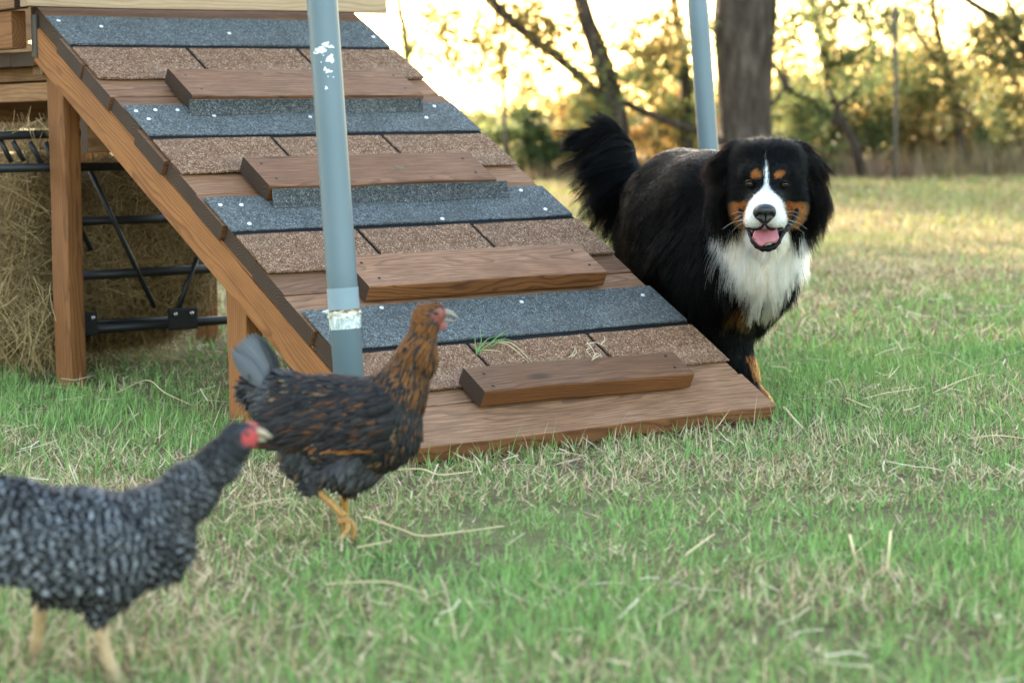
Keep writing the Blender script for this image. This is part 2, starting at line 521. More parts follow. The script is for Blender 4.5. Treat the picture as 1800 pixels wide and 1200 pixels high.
def blades(n, ymin, ymax, wid, lo, hi, segs, seed, margin=1.25):
    rg = np.random.default_rng(seed)
    # even over the ground seen, a step to each side included
    Y = np.sqrt(rg.random(n) * (ymax ** 2 - ymin ** 2) + ymin ** 2)
    X = (rg.random(n) * 2 - 1) * (Y * 900 / F_PX * margin + .35)
    # cluster into tufts
    nt = n // 9
    ci = rg.integers(0, nt, n)
    cl = rg.random(n) < .75
    spread = .012 + .004 * Y
    X = np.where(cl, X[ci] + rg.normal(0, 1, n) * spread, X); Y = np.where(cl, Y[ci] + rg.normal(0, 1, n) * spread, Y)
    big = vnoise(X, Y, 3, 1.1) * .6 + vnoise(X, Y, 4, 3.3) * .4
    fine = vnoise(X, Y, 5, 9.0)
    d = np.stack([X - RB[0], Y - RB[1]], 1)
    w_, t_ = d @ rc[:2], d @ ruh[:2]
    under = (w_ > .01) & (w_ < RW + .0) & (t_ > .005) & (t_ < .45)
    bare = ((fine + big * .7 < .55) & (rg.random(n) < .6)) | ((w_ > .02) & (w_ < .95) & (t_ > .4) & (rg.random(n) < .55))
    keep = ~under & ~bare
    X, Y, big, fine, w_, t_ = X[keep], Y[keep], big[keep], fine[keep], w_[keep], t_[keep]; n = len(X)
    L = (lo + (hi - lo) * rg.random(n) ** 1.8) * (.6 + .8 * big)
    # longer where the mower does not reach: along the ramp foot, the posts and under the platform
    edge = np.exp(-(np.clip(-t_, 0, 1) / .06) ** 2) * (w_ > -.1) * (w_ < RW + .08) * (t_ < .02)
    under_l = ((w_ < .25) & (t_ > .25) & (w_ > -1.6)).astype(float)
    L *= 1 + .55 * edge * (rg.random(n) < .5) + .55 * under_l * (rg.random(n) < .35)
    dry_p = np.clip(.265 + .9 * (vnoise(X, Y, 8, 2.0) - .45) + .5 * (vnoise(X, Y, 9, 6.0) - .5) + .55 * np.clip((Y - 6.0) / 3.5, 0, 1) - .25 * np.clip((Y - 13) / 4, 0, 1), .06, .94)
    lush = np.exp(-((X - .95) / .55) ** 2 - ((Y - 3.15) / .38) ** 2) + .25 * under_l + .6 * np.exp(-((X - 2.3) / .9) ** 2 - ((Y - 6.0) / .5) ** 2)
    dry_p = np.clip(dry_p - .35 * lush + .2 * ((w_ > .02) & (w_ < .95) & (t_ > .4)), .05, .9)
    L *= 1 + .35 * np.clip(lush, 0, 1)
    dry = rg.random(n) < dry_p
    flat = dry & (rg.random(n) < .65)
    az = rg.random(n) * 2 * np.pi
    lean = np.where(flat, rg.uniform(.9, 1.45, n), np.abs(rg.normal(.38, .4, n)))
    bend = rg.uniform(.2, 1.1, n) * np.where(flat, .25, 1)
    W = wid * rg.uniform(.6, 1.25, n)
    hd = np.stack([np.cos(az), np.sin(az), np.zeros(n)], 1); sd = np.stack([-np.sin(az), np.cos(az), np.zeros(n)], 1)
    p = np.stack([X, Y, np.where(flat, rg.random(n) * .018, -.003)], 1)
    rows = []; ang = lean.copy()
    for k in range(segs + 1):
        wk = W * (1 - (k / segs) ** 1.6) * .5
        if k < segs: rows += [p - sd * wk[:, None], p + sd * wk[:, None]]
        else: rows += [p]
        st = L / segs
        p = p + (hd * np.sin(ang)[:, None] + np.array([0, 0, 1.0]) * np.cos(ang)[:, None]) * st[:, None]
        ang = np.minimum(ang + bend / segs, 1.75)
    nv = 2 * segs + 1
    v = np.stack(rows, 1).reshape(-1, 3); v[:, 2] = np.maximum(v[:, 2], .001)
    b = np.arange(n)[:, None] * nv
    q = np.concatenate([b + np.array([2 * k, 2 * k + 1, 2 * k + 3, 2 * k + 2]) for k in range(segs - 1)]) if segs > 1 else np.zeros((0, 4), int)
    tr = b + np.array([nv - 3, nv - 2, nv - 1])
    r1 = rg.random(n)[:, None]; r2 = rg.random(n)[:, None]
    green = (1 - r1) * np.array([.092, .20, .05]) + r1 * np.array([.28, .45, .14])
    green = green * (1 - .3 * r2) + .3 * r2 * np.array([.30, .40, .14])
    straw = (1 - r1) * np.array([.36, .275, .155]) + r1 * np.array([.66, .53, .33])
    straw = np.where(r2 < .2, np.array([.19, .12, .07]), straw)
    c = np.where(dry[:, None], straw, green)
    fade = np.clip((Y - 6) / 6, 0, 1)[:, None]
    c = c * (1 - fade * .5) + fade * .5 * (np.array([.37, .28, .115]) * (.7 + .6 * r2))
    cols = np.repeat(c, nv, 0)
    return v, [q, tr] if segs > 1 else [tr], cols
for nm, a in (('grass', (185000, 2.2, 6.2, .0029, .016, .052, 3, 11)), ('grass', (115000, 6.0, 12, .0075, .025, .065, 2, 12, 1.6)), ('grass', (75000, 12, 21.5, .014, .04, .085, 2, 13, 1.6))):
    v, f, c = blades(*a)
    tag(mesh_obj(nm, v, f, M_GRASS, cols=c), kind='stuff')
# ---------------------------------------------------------------- the ramp
def rp(w, s, off=0.0): return RB + rc * w + ru * s + rn * off          # point on the ramp surface
def rh(w, t, z): return np.array([RB[0], RB[1], 0]) + rc * w + ruh * t + np.array([0, 0, z])   # point in the ramp's upright frame
def ramp_hit(px, py, off=0.0):
    r = FW + CR * (px - 900) / F_PX - CU * (py - 600) / F_PX
    P0 = RB + rn * off
    P = CAM + r * (((P0 - CAM) @ rn) / (r @ rn)) - P0
    return float(P @ rc), float(P @ ru)
ramp = thing('animal_ramp', (RB[0], RB[1], 0), 'wooden ramp with shingle strips and cleats sloping from the platform to the grass', 'ramp')
# transverse boards
cuts = [0, .133, .28, .42, .56, .70, .843, .986, 1.14, 1.295, 1.449, 1.61, 1.76, 1.95]
for i, (a, b) in enumerate(zip(cuts[:-1], cuts[1:])):
    dw = [0, -.004, .003, -.003, .002, .005, -.004, .003, -.006, .004, -.002, -.005, .006][i]
    th = .038
    board('plank', ramp, rp(RW / 2 + dw, (a + b) / 2, -th / 2 - (.002 if i % 3 else 0)), rc, ru, rn, (RW, b - a - .005, th), MW_DECK, bev=.004, seed=i)
# sloping side rails under the boards, plumb cut at the top
def stringer(w0, w1):
    prof = [(1.905, -.040), (1.885, -.128), (.22, -.128), (.03, -.040)]
    v = [rp(w, s, n) for w in (w0, w1) for s, n in prof]
    bm = bmesh.new()
    x0 = rp((w0 + w1) / 2, 1.0, -.085)
    Mx = frame(x0, ru, rc, rn); Mi = np.array(Mx.inverted())
    vs_ = [bm.verts.new(V(Mi[:3, :3] @ p + Mi[:3, 3])) for p in v]
    bm.faces.new(vs_[:4]); bm.faces.new(vs_[4:][::-1])
    for k in range(4): bm.faces.new([vs_[(k + 1) % 4], vs_[k], vs_[4 + k], vs_[4 + (k + 1) % 4]])
    bmesh.ops.recalc_face_normals(bm, faces=bm.faces)
    bmesh.ops.bevel(bm, geom=list(bm.edges), offset=.004, segments=2, affect='EDGES')
    bm_obj('side_rail', bm, MW_FRAME, ramp, Mx)
stringer(.002, .040); stringer(.885, .923)
def post(w, t, sw, st, z0, z1, seed, parent=None, mat=None):
    return board('post', parent or ramp, rh(w + sw / 2, t + st / 2, (z0 + z1) / 2), np.array([0, 0, 1.0]), rc, ruh, (z1 - z0, sw, st), mat or MW_FRAME, bev=.006, seed=seed)
post(.043, 1.641, .042, .100, -.05, .80, 3)
post(.043, .735, .040, .092, -.05, .30, 4)
post(.845, 1.60, .038, .089, -.05, .73, 5)
post(.845, .735, .038, .089, -.05, .30, 6)
# shingle courses
gt = [1.863, 1.392, .955, .488]; ts = [1.702, 1.235, .805, .330]; bs = [1.530, 1.068, .637, .174]
nails = [[(102, 42), (177, 52), (402, 64), (655, 70)], [(238, 201), (272, 199), (260, 215), (311, 199), (375, 209), (544, 211), (762, 192), (748, 212)],
         [(386, 366), (423, 366), (437, 399), (776, 390), (914, 340), (957, 373)], [(668, 545), (915, 536), (1128, 524), (600, 575)]]
def slab(name, parent, w0, w1, s0, s1, z0, z1, mat, seed=0, wav=.002, nx=24):
    """thin sheet lying on the ramp with slightly wavering long edges"""
    r = np.random.default_rng(seed)
    ws = np.linspace(w0, w1, nx)
    e0 = s0 + wav * (vnoise(ws, ws * 0 + seed, seed, 14) - .5) * 2; e1 = s1 + wav * (vnoise(ws, ws * 0 + seed + 5, seed + 1, 14) - .5) * 2
    lift = .0012 * np.sin(ws * 11 + seed)
    o = np.array(rp((w0 + w1) / 2, (s0 + s1) / 2, 0))
    loc = lambda w, s, n: np.stack([w - (w0 + w1) / 2, s - (s0 + s1) / 2, n + 0 * w], 1)
    v = np.concatenate([loc(ws, e0, z0), loc(ws, e1, z0), loc(ws, e0, z1 + lift), loc(ws, e1, z1 + lift * .3)])
    i = np.arange(nx - 1)
    A, B, C_, D = i, nx + i, 2 * nx + i, 3 * nx + i
    f = np.concatenate([np.stack([C_, C_ + 1, D + 1, D], 1), np.stack([A, B, B + 1, A + 1], 1), np.stack([A, A + 1, C_ + 1, C_], 1), np.stack([B, D, D + 1, B + 1], 1),
                        np.array([[0, 2 * nx, 3 * nx, nx], [nx - 1, 2 * nx - 1, 4 * nx - 1, 3 * nx - 1]])])
    return mesh_obj(name, v, f, mat, parent, frame(o, rc, ru, rn))
nail_me = None
for k in range(4):
    slab('underlay', ramp, .004, RW - .004, bs[k] + .004, gt[k] - .004, .0015, .0035, M_TAR, seed=k)
    g = slab('shingle_strip', ramp, 0.002, RW - .002, ts[k] + .009, gt[k], .0038, .0075, M_GREY, seed=20 + k)
    edges = [0.002, .31 + .006 * math.sin(k * 3), .622 + .006 * math.cos(k * 2), RW - .002]
    for j in range(3):
        tb = slab('shingle_tab', ramp, edges[j] + (.0055 if j else 0), edges[j + 1] - (.0055 if j < 2 else 0), bs[k] + .002 * math.sin(j * 5 + k), ts[k] - .011, .0038, .0080, M_TAN, seed=40 + 3 * k + j, wav=.0022, nx=9)
    for q in nails[k]:
        w, s = ramp_hit(*q)
        if not (.01 < w < RW - .01): continue
        s = min(max(s, ts[k] + .015), gt[k] - .012)
        if nail_me is None:
            bm = bmesh.new(); bmesh.ops.create_cone(bm, cap_ends=True, segments=12, radius1=.0052, radius2=.0044, depth=.002)
            nail_me = bpy.data.meshes.new('nail'); bm.to_mesh(nail_me); bm.free(); nail_me.materials.append(M_NAIL)
        link(bpy.data.objects.new('nail', nail_me), g, frame(rp(w, s, .0088), rc, ru, rn))
# cleats
def cleat(w0, w1, s0, s1, mat, seed, skew=0.0, th=.038, z=.0085, wane=0.0):
    ex = nrm(rc + ru * skew); ey = nrm(ru - rc * skew)
    return board('cleat', ramp, rp((w0 + w1) / 2, (s0 + s1) / 2, z + th / 2), ex, ey, rn, (w1 - w0, s1 - s0, th), mat, bev=.005, seed=seed, wane=wane)
cleat(.160, .812, 1.360, 1.502, MW_CLEAT, 31, -.006)
c2 = cleat(.146, .765, .930, 1.066, MW_CLEAT, 32, -.004, wane=.010)
cleat(.164, .798, .500, .628, MW_CLEAT, 33, -.006)
cleat(.206, .745, .092, .180, MW_DARK, 34, -.022)
M_SCREW = plain('dark_screw', (.02, .018, .016), .5, .4, metal=.5)
sc_me = None
for cl, w0, w1, s0, s1 in [(o, *a) for o, a in zip([x for x in COL.objects if x.name.startswith('cleat')], ((.160, .812, 1.360, 1.502), (.146, .765, .930, 1.066), (.164, .798, .500, .628), (.206, .745, .092, .180)))]:
    for ww in (w0 + .035, w1 - .035):
        for f in (.25, .75):
            if sc_me is None:
                bm = bmesh.new(); bmesh.ops.create_cone(bm, cap_ends=True, segments=10, radius1=.0034, radius2=.0028, depth=.0016)
                sc_me = bpy.data.meshes.new('screw'); bm.to_mesh(sc_me); bm.free(); sc_me.materials.append(M_SCREW)
            link(bpy.data.objects.new('screw', sc_me), cl, frame(rp(ww + .006 * math.sin(ww * 90 + f * 9), s0 + (s1 - s0) * f, .0468), rc, ru, rn))
# knot on the second cleat
bm = bmesh.new(); bmesh.ops.create_uvsphere(bm, u_segments=14, v_segments=7, radius=1, matrix=Matrix.Diagonal((.014, .0095, .0016, 1)))
M_KNOT = plain('knot_wood', (.14, .095, .06), .8, .2, var=.35)
w, s = ramp_hit(702, 295, .047)
bm_obj('knot', bm, M_KNOT, c2, frame(rp(w, s, .0470), rc, ru, rn), smooth=True)
# loose shingle flaps folded down over the two upper cleats' front edges
def flap(w0, w1, s_top, z_top, s_bot, z_bot, seed):
    n, m = 26, 6
    ws = np.linspace(w0, w1, n); r = []
    for k in range(m + 1):
        t = k / m
        s = s_top + (s_bot - s_top) * t + .004 * np.sin(ws * 17 + seed) * t + .003 * math.sin(t * 3)
        z = z_top + (z_bot - z_top) * t
        r.append(np.stack([rp(w + (.006 * t if i == n - 1 else 0), ss, z) for i, (w, ss) in enumerate(zip(ws, s))]))
    top = np.concatenate(r); back = top + ru * .003
    v = np.concatenate([top, back]); i, j = np.meshgrid(np.arange(m), np.arange(n - 1), indexing='ij'); i, j = i.ravel(), j.ravel()
    f = np.stack([i * n + j, (i + 1) * n + j, (i + 1) * n + j + 1, i * n + j + 1], 1)
    N = len(top)
    e = [np.array([[k * n, (k + 1) * n, N + (k + 1) * n, N + k * n] for k in range(m)]), np.array([[k * n + n - 1, N + k * n + n - 1, N + (k + 1) * n + n - 1, (k + 1) * n + n - 1] for k in range(m)]), np.array([[j_, N + j_, N + j_ + 1, j_ + 1] for j_ in range(n - 1)])]
    mesh_obj('shingle_flap', v, np.concatenate([f, f[:, ::-1] + N] + e), M_FLAP, ramp)
flap(.150, .806, 1.353, .040, 1.338, .0085, 1)
flap(.150, .792, .924, .041, .902, .0085, 2)

# ---------------------------------------------------------------- the platform the ramp leans on
plat = thing('wooden_platform', rh(0, 1.75, 0), 'raised wooden platform with a pale edge beam above the ramp', 'platform')
zt = .955
board('edge_beam', plat, rh(.482, 1.665, zt + .075), rc, ruh, np.array([0, 0, 1.0]), (1.05, .042, .15), MW_PALE, bev=.005, seed=50)
Z = np.array([0, 0, 1.0])
def side_board(t0, t1, z0, z1, w, mat, seed, thick=.038):
    return board('side_board', plat, rh(w + thick / 2, (t0 + t1) / 2, (z0 + z1) / 2), ruh, Z, rc, (t1 - t0, z1 - z0, thick), mat, bev=.005, seed=seed)
side_board(1.76, 3.4, .855, .950, -.035, MW_FRAME, 51)
side_board(1.715, 3.4, .953, 1.06, -.045, MW_BEAM, 52)
side_board(1.50, 3.4, .775, .812, .06, MW_BEAM, 53)
side_board(1.50, 3.4, .725, .773, .062, MW_BEAM, 54)
board('bracket_block', plat, rh(.012, 1.705, .885), Z, rc, ruh, (.105, .028, .03), M_BLACK, bev=.004, seed=55)
board('gap_block_board', plat, rh(.035, 1.74, .875), Z, rc, ruh, (.17, .03, .06), MW_BEAM, bev=.003, seed=58)  # added to stop light showing through the gap between the side boards
board('cross_beam', plat, rh(.48, 1.52, .665), rc, ruh, Z, (.88, .038, .14), MW_BEAM, bev=.005, seed=56)
board('cross_beam', plat, rh(.48, 2.6, .74), rc, ruh, Z, (.95, .038, .14), MW_BEAM, bev=.005, seed=57)
for k in range(8):
    board('deck_board', plat, rh(.475, 1.765 + .143 * k + .02, .83), rc, ruh, Z, (.95, .138, .036), MW_DECK, bev=.004, seed=60 + k)
for k, (a, b) in enumerate(((.28, .42), (.425, .565), (.57, .64), (.645, .785), (.79, .93), (.935, 1.075))):
    board('light_block_board', plat, rh(.47, 3.46, (a + b) / 2), rc, Z, -ruh, (1.0, b - a, .03), MW_BEAM, bev=.003, seed=90 + k)  # added backing: blocks sky and light from behind, keeping the interior dark
post(-.035, 3.3, .089, .089, -.05, .85, 70, plat); post(.875, 3.3, .089, .089, -.05, .81, 71, plat)
post(.86, 2.45, .04, .08, -.05, .81, 72, plat)

# ---------------------------------------------------------------- hay feeder under the platform
fd = thing('hay_feeder', rh(.2, 1.62, 0), 'black steel tube hay feeder standing under the wooden platform', 'feeder')
FT = 1.80
def feeder_hit(px, py, t=FT):
    """point the photograph shows on the upright plane at t"""
    r = FW + CR * (px - 900) / F_PX - CU * (py - 600) / F_PX
    P0 = rh(0, t, 0)
    return CAM + r * (((P0 - CAM) @ ruh) / (r @ ruh))
def bar(name, a, b, rad, t=FT, ext=0.0):
    A_, B_ = feeder_hit(*a, t), feeder_hit(*b, t)
    d = nrm(B_ - A_)
    return tube(name, [A_ - d * ext, (A_ + B_) / 2, B_ + d * ext], rad, M_BLACK, fd, 10)
bar('rail', (0, 239), (86, 236), .0115, FT, .35)
bar('rail', (0, 296), (300, 291), .0115, FT - .02, .2)
bar('rail', (118, 390), (330, 383), .0115, FT + .02, .0)
bar('rail', (118, 486), (440, 468), .0125, FT + .02, .0)
bar('rail', (118, 582), (520, 553), .0125, FT + .0, .0)
bar('rail', (150, 566), (300, 560), .006, FT + .03, .02)
for a, b in (((158, 300), (272, 540)), ((347, 452), (312, 545)), ((0, 246), (20, 285)), ((22, 248), (42, 283)), ((52, 250), (76, 292)), ((80, 250), (96, 300)), ((96, 300), (160, 440))):
    bar('bar', a, b, .0068, FT + .012)
def bracket(px, py, w, h, screws):
    c_ = feeder_hit(px, py, FT - .055)
    b = board('bracket', fd, c_, rc, Z, -ruh, (w, h, .012), M_BLACK, bev=.006, seed=80)
    for sx, sz in screws:
        bm = bmesh.new(); bmesh.ops.create_uvsphere(bm, u_segments=12, v_segments=6, radius=1, matrix=Matrix.Diagonal((.006, .006, .003, 1)))
        bm_obj('screw', bm, M_STEEL, b, frame(c_ + rc * sx + Z * sz - ruh * .008, rc, Z, -ruh), smooth=True)
bracket(159, 569, .034, .062, [(.004, .016)])
bracket(321, 560, .082, .058, [(-.024, .014), (.024, .014)])
th_ = np.linspace(0, 2 * np.pi, 33)
wc = rh(.16, .62, .10)
wm = np.stack([wc + ruh * .1 * math.cos(a) + Z * .1 * math.sin(a) for a in th_])
tube('wheel', wm, .018, M_BLACK, fd, 8)

# the hay: a core and loose stems
def hay():
    rg = np.random.default_rng(31)
    Y0 = 5.75
    pr = []
    def e(px, py, Y, r): pr.append(dict(c=at(px, py, Y + .34), r=r, k=.08))
    e(240, 430, 5.85, (.19, .20, .20)); e(125, 455, 5.9, (.2, .22, .22)); e(10, 480, 5.60, (.14, .18, .18)); e(-70, 450, 5.9, (.2, .2, .28))
    e(280, 500, 5.95, (.12, .15, .12)); e(200, 520, 5.85, (.2, .18, .10)); e(62, 335, 5.62, (.06, .10, .12)); e(15, 540, 5.5, (.12, .12, .09))
    e(210, 380, 5.9, (.15, .15, .14)); e(90, 540, 5.8, (.2, .15, .08))
    v, q = sdf_build(pr, .03)
    v = smooth_verts(v, q, 2)
    core = mesh_obj('hay_bale', v, q, M_HAY, cols=np.tile([.12, .075, .032], (len(v), 1)), smooth=True)
    tag(core, 'loose bale of golden dry hay held in the black feeder under the platform', 'hay')
    n = 23000
    P, N = sample_surface(v, q, n, rg=rg)
    vd = nrm(CAM - P); k = (N * vd).sum(1) > -.25
    P, N = P[k], N[k]; n = len(P)
    r = rg.normal(0, 1, (n, 3)); T = nrm(r - N * (r * N).sum(1, keepdims=True) * .82 + np.array([0, 0, -.35]))
    L = rg.uniform(.05, .20, n)[:, None]
    bend = nrm(rg.normal(0, 1, (n, 3))) * .22
    off = N * (rg.random(n)[:, None] * .028)
    S = nrm(np.cross(T, N + rg.normal(0, .5, (n, 3)))) * (rg.uniform(.0005, .0011, n)[:, None])
    rows = []
    for t in (-.5, -.17, .17, .5):
        c = P + off + T * L * t + bend * L * (.25 - t * t) * 1.0 + np.array([0, 0, -1]) * L * .12 * t * t
        rows += [c - S, c + S]
    vv = np.stack(rows, 1).reshape(-1, 3); vv[:, 2] = np.maximum(vv[:, 2], .01)
    b = np.arange(n)[:, None] * 8
    f = np.concatenate([b + np.array([2 * i, 2 * i + 1, 2 * i + 3, 2 * i + 2]) for i in range(3)])
    r1 = rg.random(n)[:, None]
    c = (1 - r1) * np.array([.14, .085, .032]) + r1 * np.array([.40, .275, .13])
    o = mesh_obj('hay_stems', vv, f, M_HAY, core, cols=np.repeat(c, 8, 0)); tag(o, kind='stuff')
    # wisps that fall to the ground at the left and stick up at the top
    n = 420
    px = np.where(rg.random(n) < .8, rg.uniform(-40, 90, n), rg.uniform(30, 90, n)); top = rg.random(n) < .25
    A_ = np.stack([at(x, (rg.uniform(215, 250) if tp else rg.uniform(530, 640)), 5.6 + rg.random() * .2) for x, tp in zip(px, top)])
    T = nrm(np.stack([rg.normal(0, .5, n), rg.normal(0, .3, n), np.where(top, 1, -1) * rg.uniform(.3, 1, n)], 1))
    L = np.where(top, .55, 1)[:, None] * rg.uniform(.06, .16, n)[:, None]; S = nrm(np.cross(T, rg.normal(0, 1, (n, 3)))) * .0008; bn = rg.normal(0, .2, (n, 3))
    rows = []
    for t in (0, .33, .66, 1):
        c = A_ + T * L * (t - .5) + bn * L * t * t; rows += [c - S, c + S]
    vv = np.stack(rows, 1).reshape(-1, 3); vv[:, 2] = np.maximum(vv[:, 2], .005)
    b = np.arange(n)[:, None] * 8; f = np.concatenate([b + np.array([2 * i, 2 * i + 1, 2 * i + 3, 2 * i + 2]) for i in range(3)])
    r1 = rg.random(n)[:, None]; c = (1 - r1) * np.array([.20, .13, .055]) + r1 * np.array([.46, .34, .17])
    tag(mesh_obj('hay_wisps', vv, f, M_HAY, core, cols=np.repeat(c, 8, 0)), kind='stuff')
hay()

# ---------------------------------------------------------------- the two grey poles
def pole(name, base, top_px, Y, label, dia=.0575):
    b = np.array(base); a = at(*top_px, Y)
    d = nrm(a - b)
    p = thing(name, (b[0], b[1], 0), label, 'pole', 'grey steel legs of a frame')
    pts = [b - d * .1, b + d * .4, b + d * .9, b + d * 2.3]
    tube('shaft', pts, dia / 2, M_POLE, p, 28)
    return p, b, d
b1 = ground_at(626, 842)
p1, b1, d1 = pole('metal_pole', b1, (566, 0), b1[1] + .03, 'grey metal pole in front of the ramp with tape and white paint flecks')
b2 = at(1271, 610, 6.34); b2[2] = 0
p2, b2, d2 = pole('metal_pole', b2, (1226, 0), 6.34, 'plain grey metal pole rising behind the dog')
def on_pole(px, py):
    r = FW + CR * (px - 900) / F_PX - CU * (py - 600) / F_PX
    # closest approach of the view ray to the pole axis, moved to the pole's surface
    w0 = CAM - b1; a_, b_, c_ = r @ r, r @ d1, 1.0; dd, ee = r @ w0, d1 @ w0
    s = (a_ * ee - b_ * dd) / (a_ * c_ - b_ * b_); t = (b_ * ee - c_ * dd) / (a_ * c_ - b_ * b_)
    return s, CAM + r * t
def ring(name, y0, y1, rad0, rad1, mat, wob=0.0, seg=36, n=8, seed=1):
    s0, _ = on_pole(610, y0); s1, _ = on_pole(605, y1)
    rg = np.random.default_rng(seed)
    a = nrm(np.cross(d1, [0, 1, 0])); b = np.cross(d1, a); th = np.arange(seg) * 2 * np.pi / seg
    v = []
    for k in range(n):
        t = k / (n - 1); R_ = rad0 + (rad1 - rad0) * t + wob * rg.normal(0, 1, seg) * (1 if 0 < k < n - 1 else .5)
        ss = s0 + (s1 - s0) * t + wob * 1.5 * rg.normal(0, 1, seg)
        v.append(b1 + d1 * ss[:, None] + a * (np.cos(th) * R_)[:, None] + b * (np.sin(th) * R_)[:, None])
    v = np.concatenate(v); i, j = np.meshgrid(np.arange(n - 1), np.arange(seg), indexing='ij'); i, j = i.ravel(), j.ravel(); k = (j + 1) % seg
    return mesh_obj(name, v, np.stack([i * seg + j, i * seg + k, (i + 1) * seg + k, (i + 1) * seg + j], 1), mat, p1, smooth=True)
ring('sleeve', 547, 505, .0296, .0296, M_SLEEVE)
def tape_mat():
    t = NT('clear_tape', .18, .6)
    o = t.obj()
    n1 = t.noise(t.vmath('MULTIPLY', o, (90, 90, 40)), 1, 3, .6, 1.5)
    t.color(t.ramp(n1, [(.35, (.30, .36, .36)), (.55, (.50, .55, .53)), (.66, (.85, .87, .86))]))
    t.bump(n1, .9, .004)
    return t.m
M_TAPE = tape_mat()
ring('tape', 577, 551, .0300, .0306, M_TAPE, .0004)
ring('tape', 556, 545, .0315, .0320, plain('dirty_tape', (.62, .60, .52), .35, .5, var=.35), .0011, seed=4)
ring('rust_band', 547.5, 543.5, .0316, .0312, plain('rusty_edge', (.24, .11, .04), .8, .2, var=.5), .0006, n=4, seed=5)
_, tp = on_pole(583, 549)
bm = bmesh.new(); bmesh.ops.create_icosphere(bm, subdivisions=2, radius=1, matrix=Matrix.Diagonal((.011, .006, .0045, 1)))
for vv in bm.verts: vv.co *= 1 + .25 * math.sin(vv.co.x * 900 + vv.co.z * 700)
bm_obj('tape_tab', bm, M_TAPE, p1, Matrix.Translation(V(at(576, 548, b1[1] - .0))), smooth=True)
def chip(blobs, seed):
    """paint fleck: a thin irregular patch bent round the pole"""
    vv, ff = [], []
    a = nrm(np.cross(d1, [0, 1, 0]))
    fr = nrm(np.cross(a, d1)); fr = fr if fr[1] < 0 else -fr
    for bi, (px, py, rx, ry) in enumerate(blobs):
        s, q = on_pole(px, py); off = (q - b1 - d1 * s) @ a
        n = 14; th = np.arange(n) * 2 * np.pi / n; rr = 1 + .28 * np.sin(th * 3 + seed + bi) + .15 * np.sin(th * 5 + seed * 2)
        k = b1[1] / F_PX
        pts = [(0, 0)] + [(rx * k * math.cos(t) * r_, ry * k * math.sin(t) * r_) for t, r_ in zip(th, rr)]
        o = len(vv)
        for x, y in pts:
            u_ = max(-.0285, min(.0285, off + x)); ph = math.asin(u_ / .0289)
            vv.append(b1 + d1 * (s + y) + a * (.02915 * math.sin(ph)) + fr * (.02915 * math.cos(ph)) - fr * .00001 * bi)
        ff += [(o, o + 1 + i, o + 1 + (i + 1) % n) for i in range(n)]
    mesh_obj('paint_fleck', np.array(vv), np.array(ff), M_CHIP, p1)
chip([(575, 80, 6, 4.5), (566, 86, 8, 2.5), (584, 84, 5, 2.5), (562, 92, 10, 4), (570, 91, 6, 4)], 1)
chip([(583, 105, 6.5, 7), (579, 107, 4, 4)], 2); chip([(574, 123, 3, 3.5), (580, 127, 6, 3)], 3); chip([(576, 156, 2.6, 3)], 4)
for i, (x, y) in enumerate([(567, 111), (579, 136), (588, 137), (571, 99)]): chip([(x, y, 1.2, 1.1)], 5 + i)
# ---------------------------------------------------------------- the tree line
def leaves(name, blobs, parent, palette, size, seed, mat=None, kind='stuff', mult=1.0, kind_gap=True):
    """blobs: rows (x,y,z, rx,ry,rz, count). Leaf-sized folded faces spread through them"""
    rg = np.random.default_rng(seed)
    P = []
    for b in blobs:
        n = int(b[6] * mult)
        d = nrm(rg.normal(0, 1, (n, 3))) * (rg.random((n, 1)) ** .5)
        P.append(np.array(b[:3]) + d * np.array(b[3:6]))
    P = np.concatenate(P); P = P[P[:, 2] > .02]
    # thin out with noise: clumps and gaps
    g = vnoise(P[:, 0] + P[:, 1] * .7, P[:, 2] + P[:, 1] * .4, seed % 50, 3.2) * .5 + vnoise(P[:, 0], P[:, 2] * 1.2, (seed + 9) % 50, 11.0) * .5
    P = P[(g > .385 + .08 * rg.random(len(P))) | (not kind_gap)]; n = len(P)
    a = nrm(rg.normal(0, 1, (n, 3)) + np.array([0, 0, -.4])); b = nrm(np.cross(a, rg.normal(0, 1, (n, 3)))); c = np.cross(a, b)
    s = (size * rg.uniform(.55, 1.3, n))[:, None]
    v = np.stack([P, P + a * s * .55 + b * s * .33 + c * s * .12, P + a * s, P + a * s * .55 - b * s * .33 + c * s * .12], 1).reshape(-1, 3)
    k = np.arange(n)[:, None] * 4
    f = np.concatenate([k + np.array([0, 1, 2]), k + np.array([0, 2, 3])])
    pal = np.array(palette); ci = (vnoise(P[:, 0], P[:, 2], (seed + 3) % 50, 2.0) * .7 + rg.random(n) * .5) * len(pal) * .83
    col = pal[np.clip(ci.astype(int), 0, len(pal) - 1)] * rg.uniform(.6, 1.35, (n, 1))
    o = mesh_obj(name, v, f, mat or M_LEAF, parent, cols=np.repeat(col, 4, 0))
    if kind: tag(o, kind=kind)
    return o
OLIVE = [(.045, .075, .032), (.075, .115, .046), (.125, .17, .07), (.19, .215, .085), (.28, .225, .08)]
GOLD = [(.10, .105, .04), (.20, .16, .055), (.31, .22, .08), (.38, .235, .075), (.28, .16, .06)]
LIME = [(.10, .145, .06), (.15, .195, .08), (.22, .26, .105), (.30, .28, .12), (.34, .28, .13)]
DARK = [(.04, .068, .03), (.07, .105, .045), (.10, .135, .055), (.16, .165, .065)]
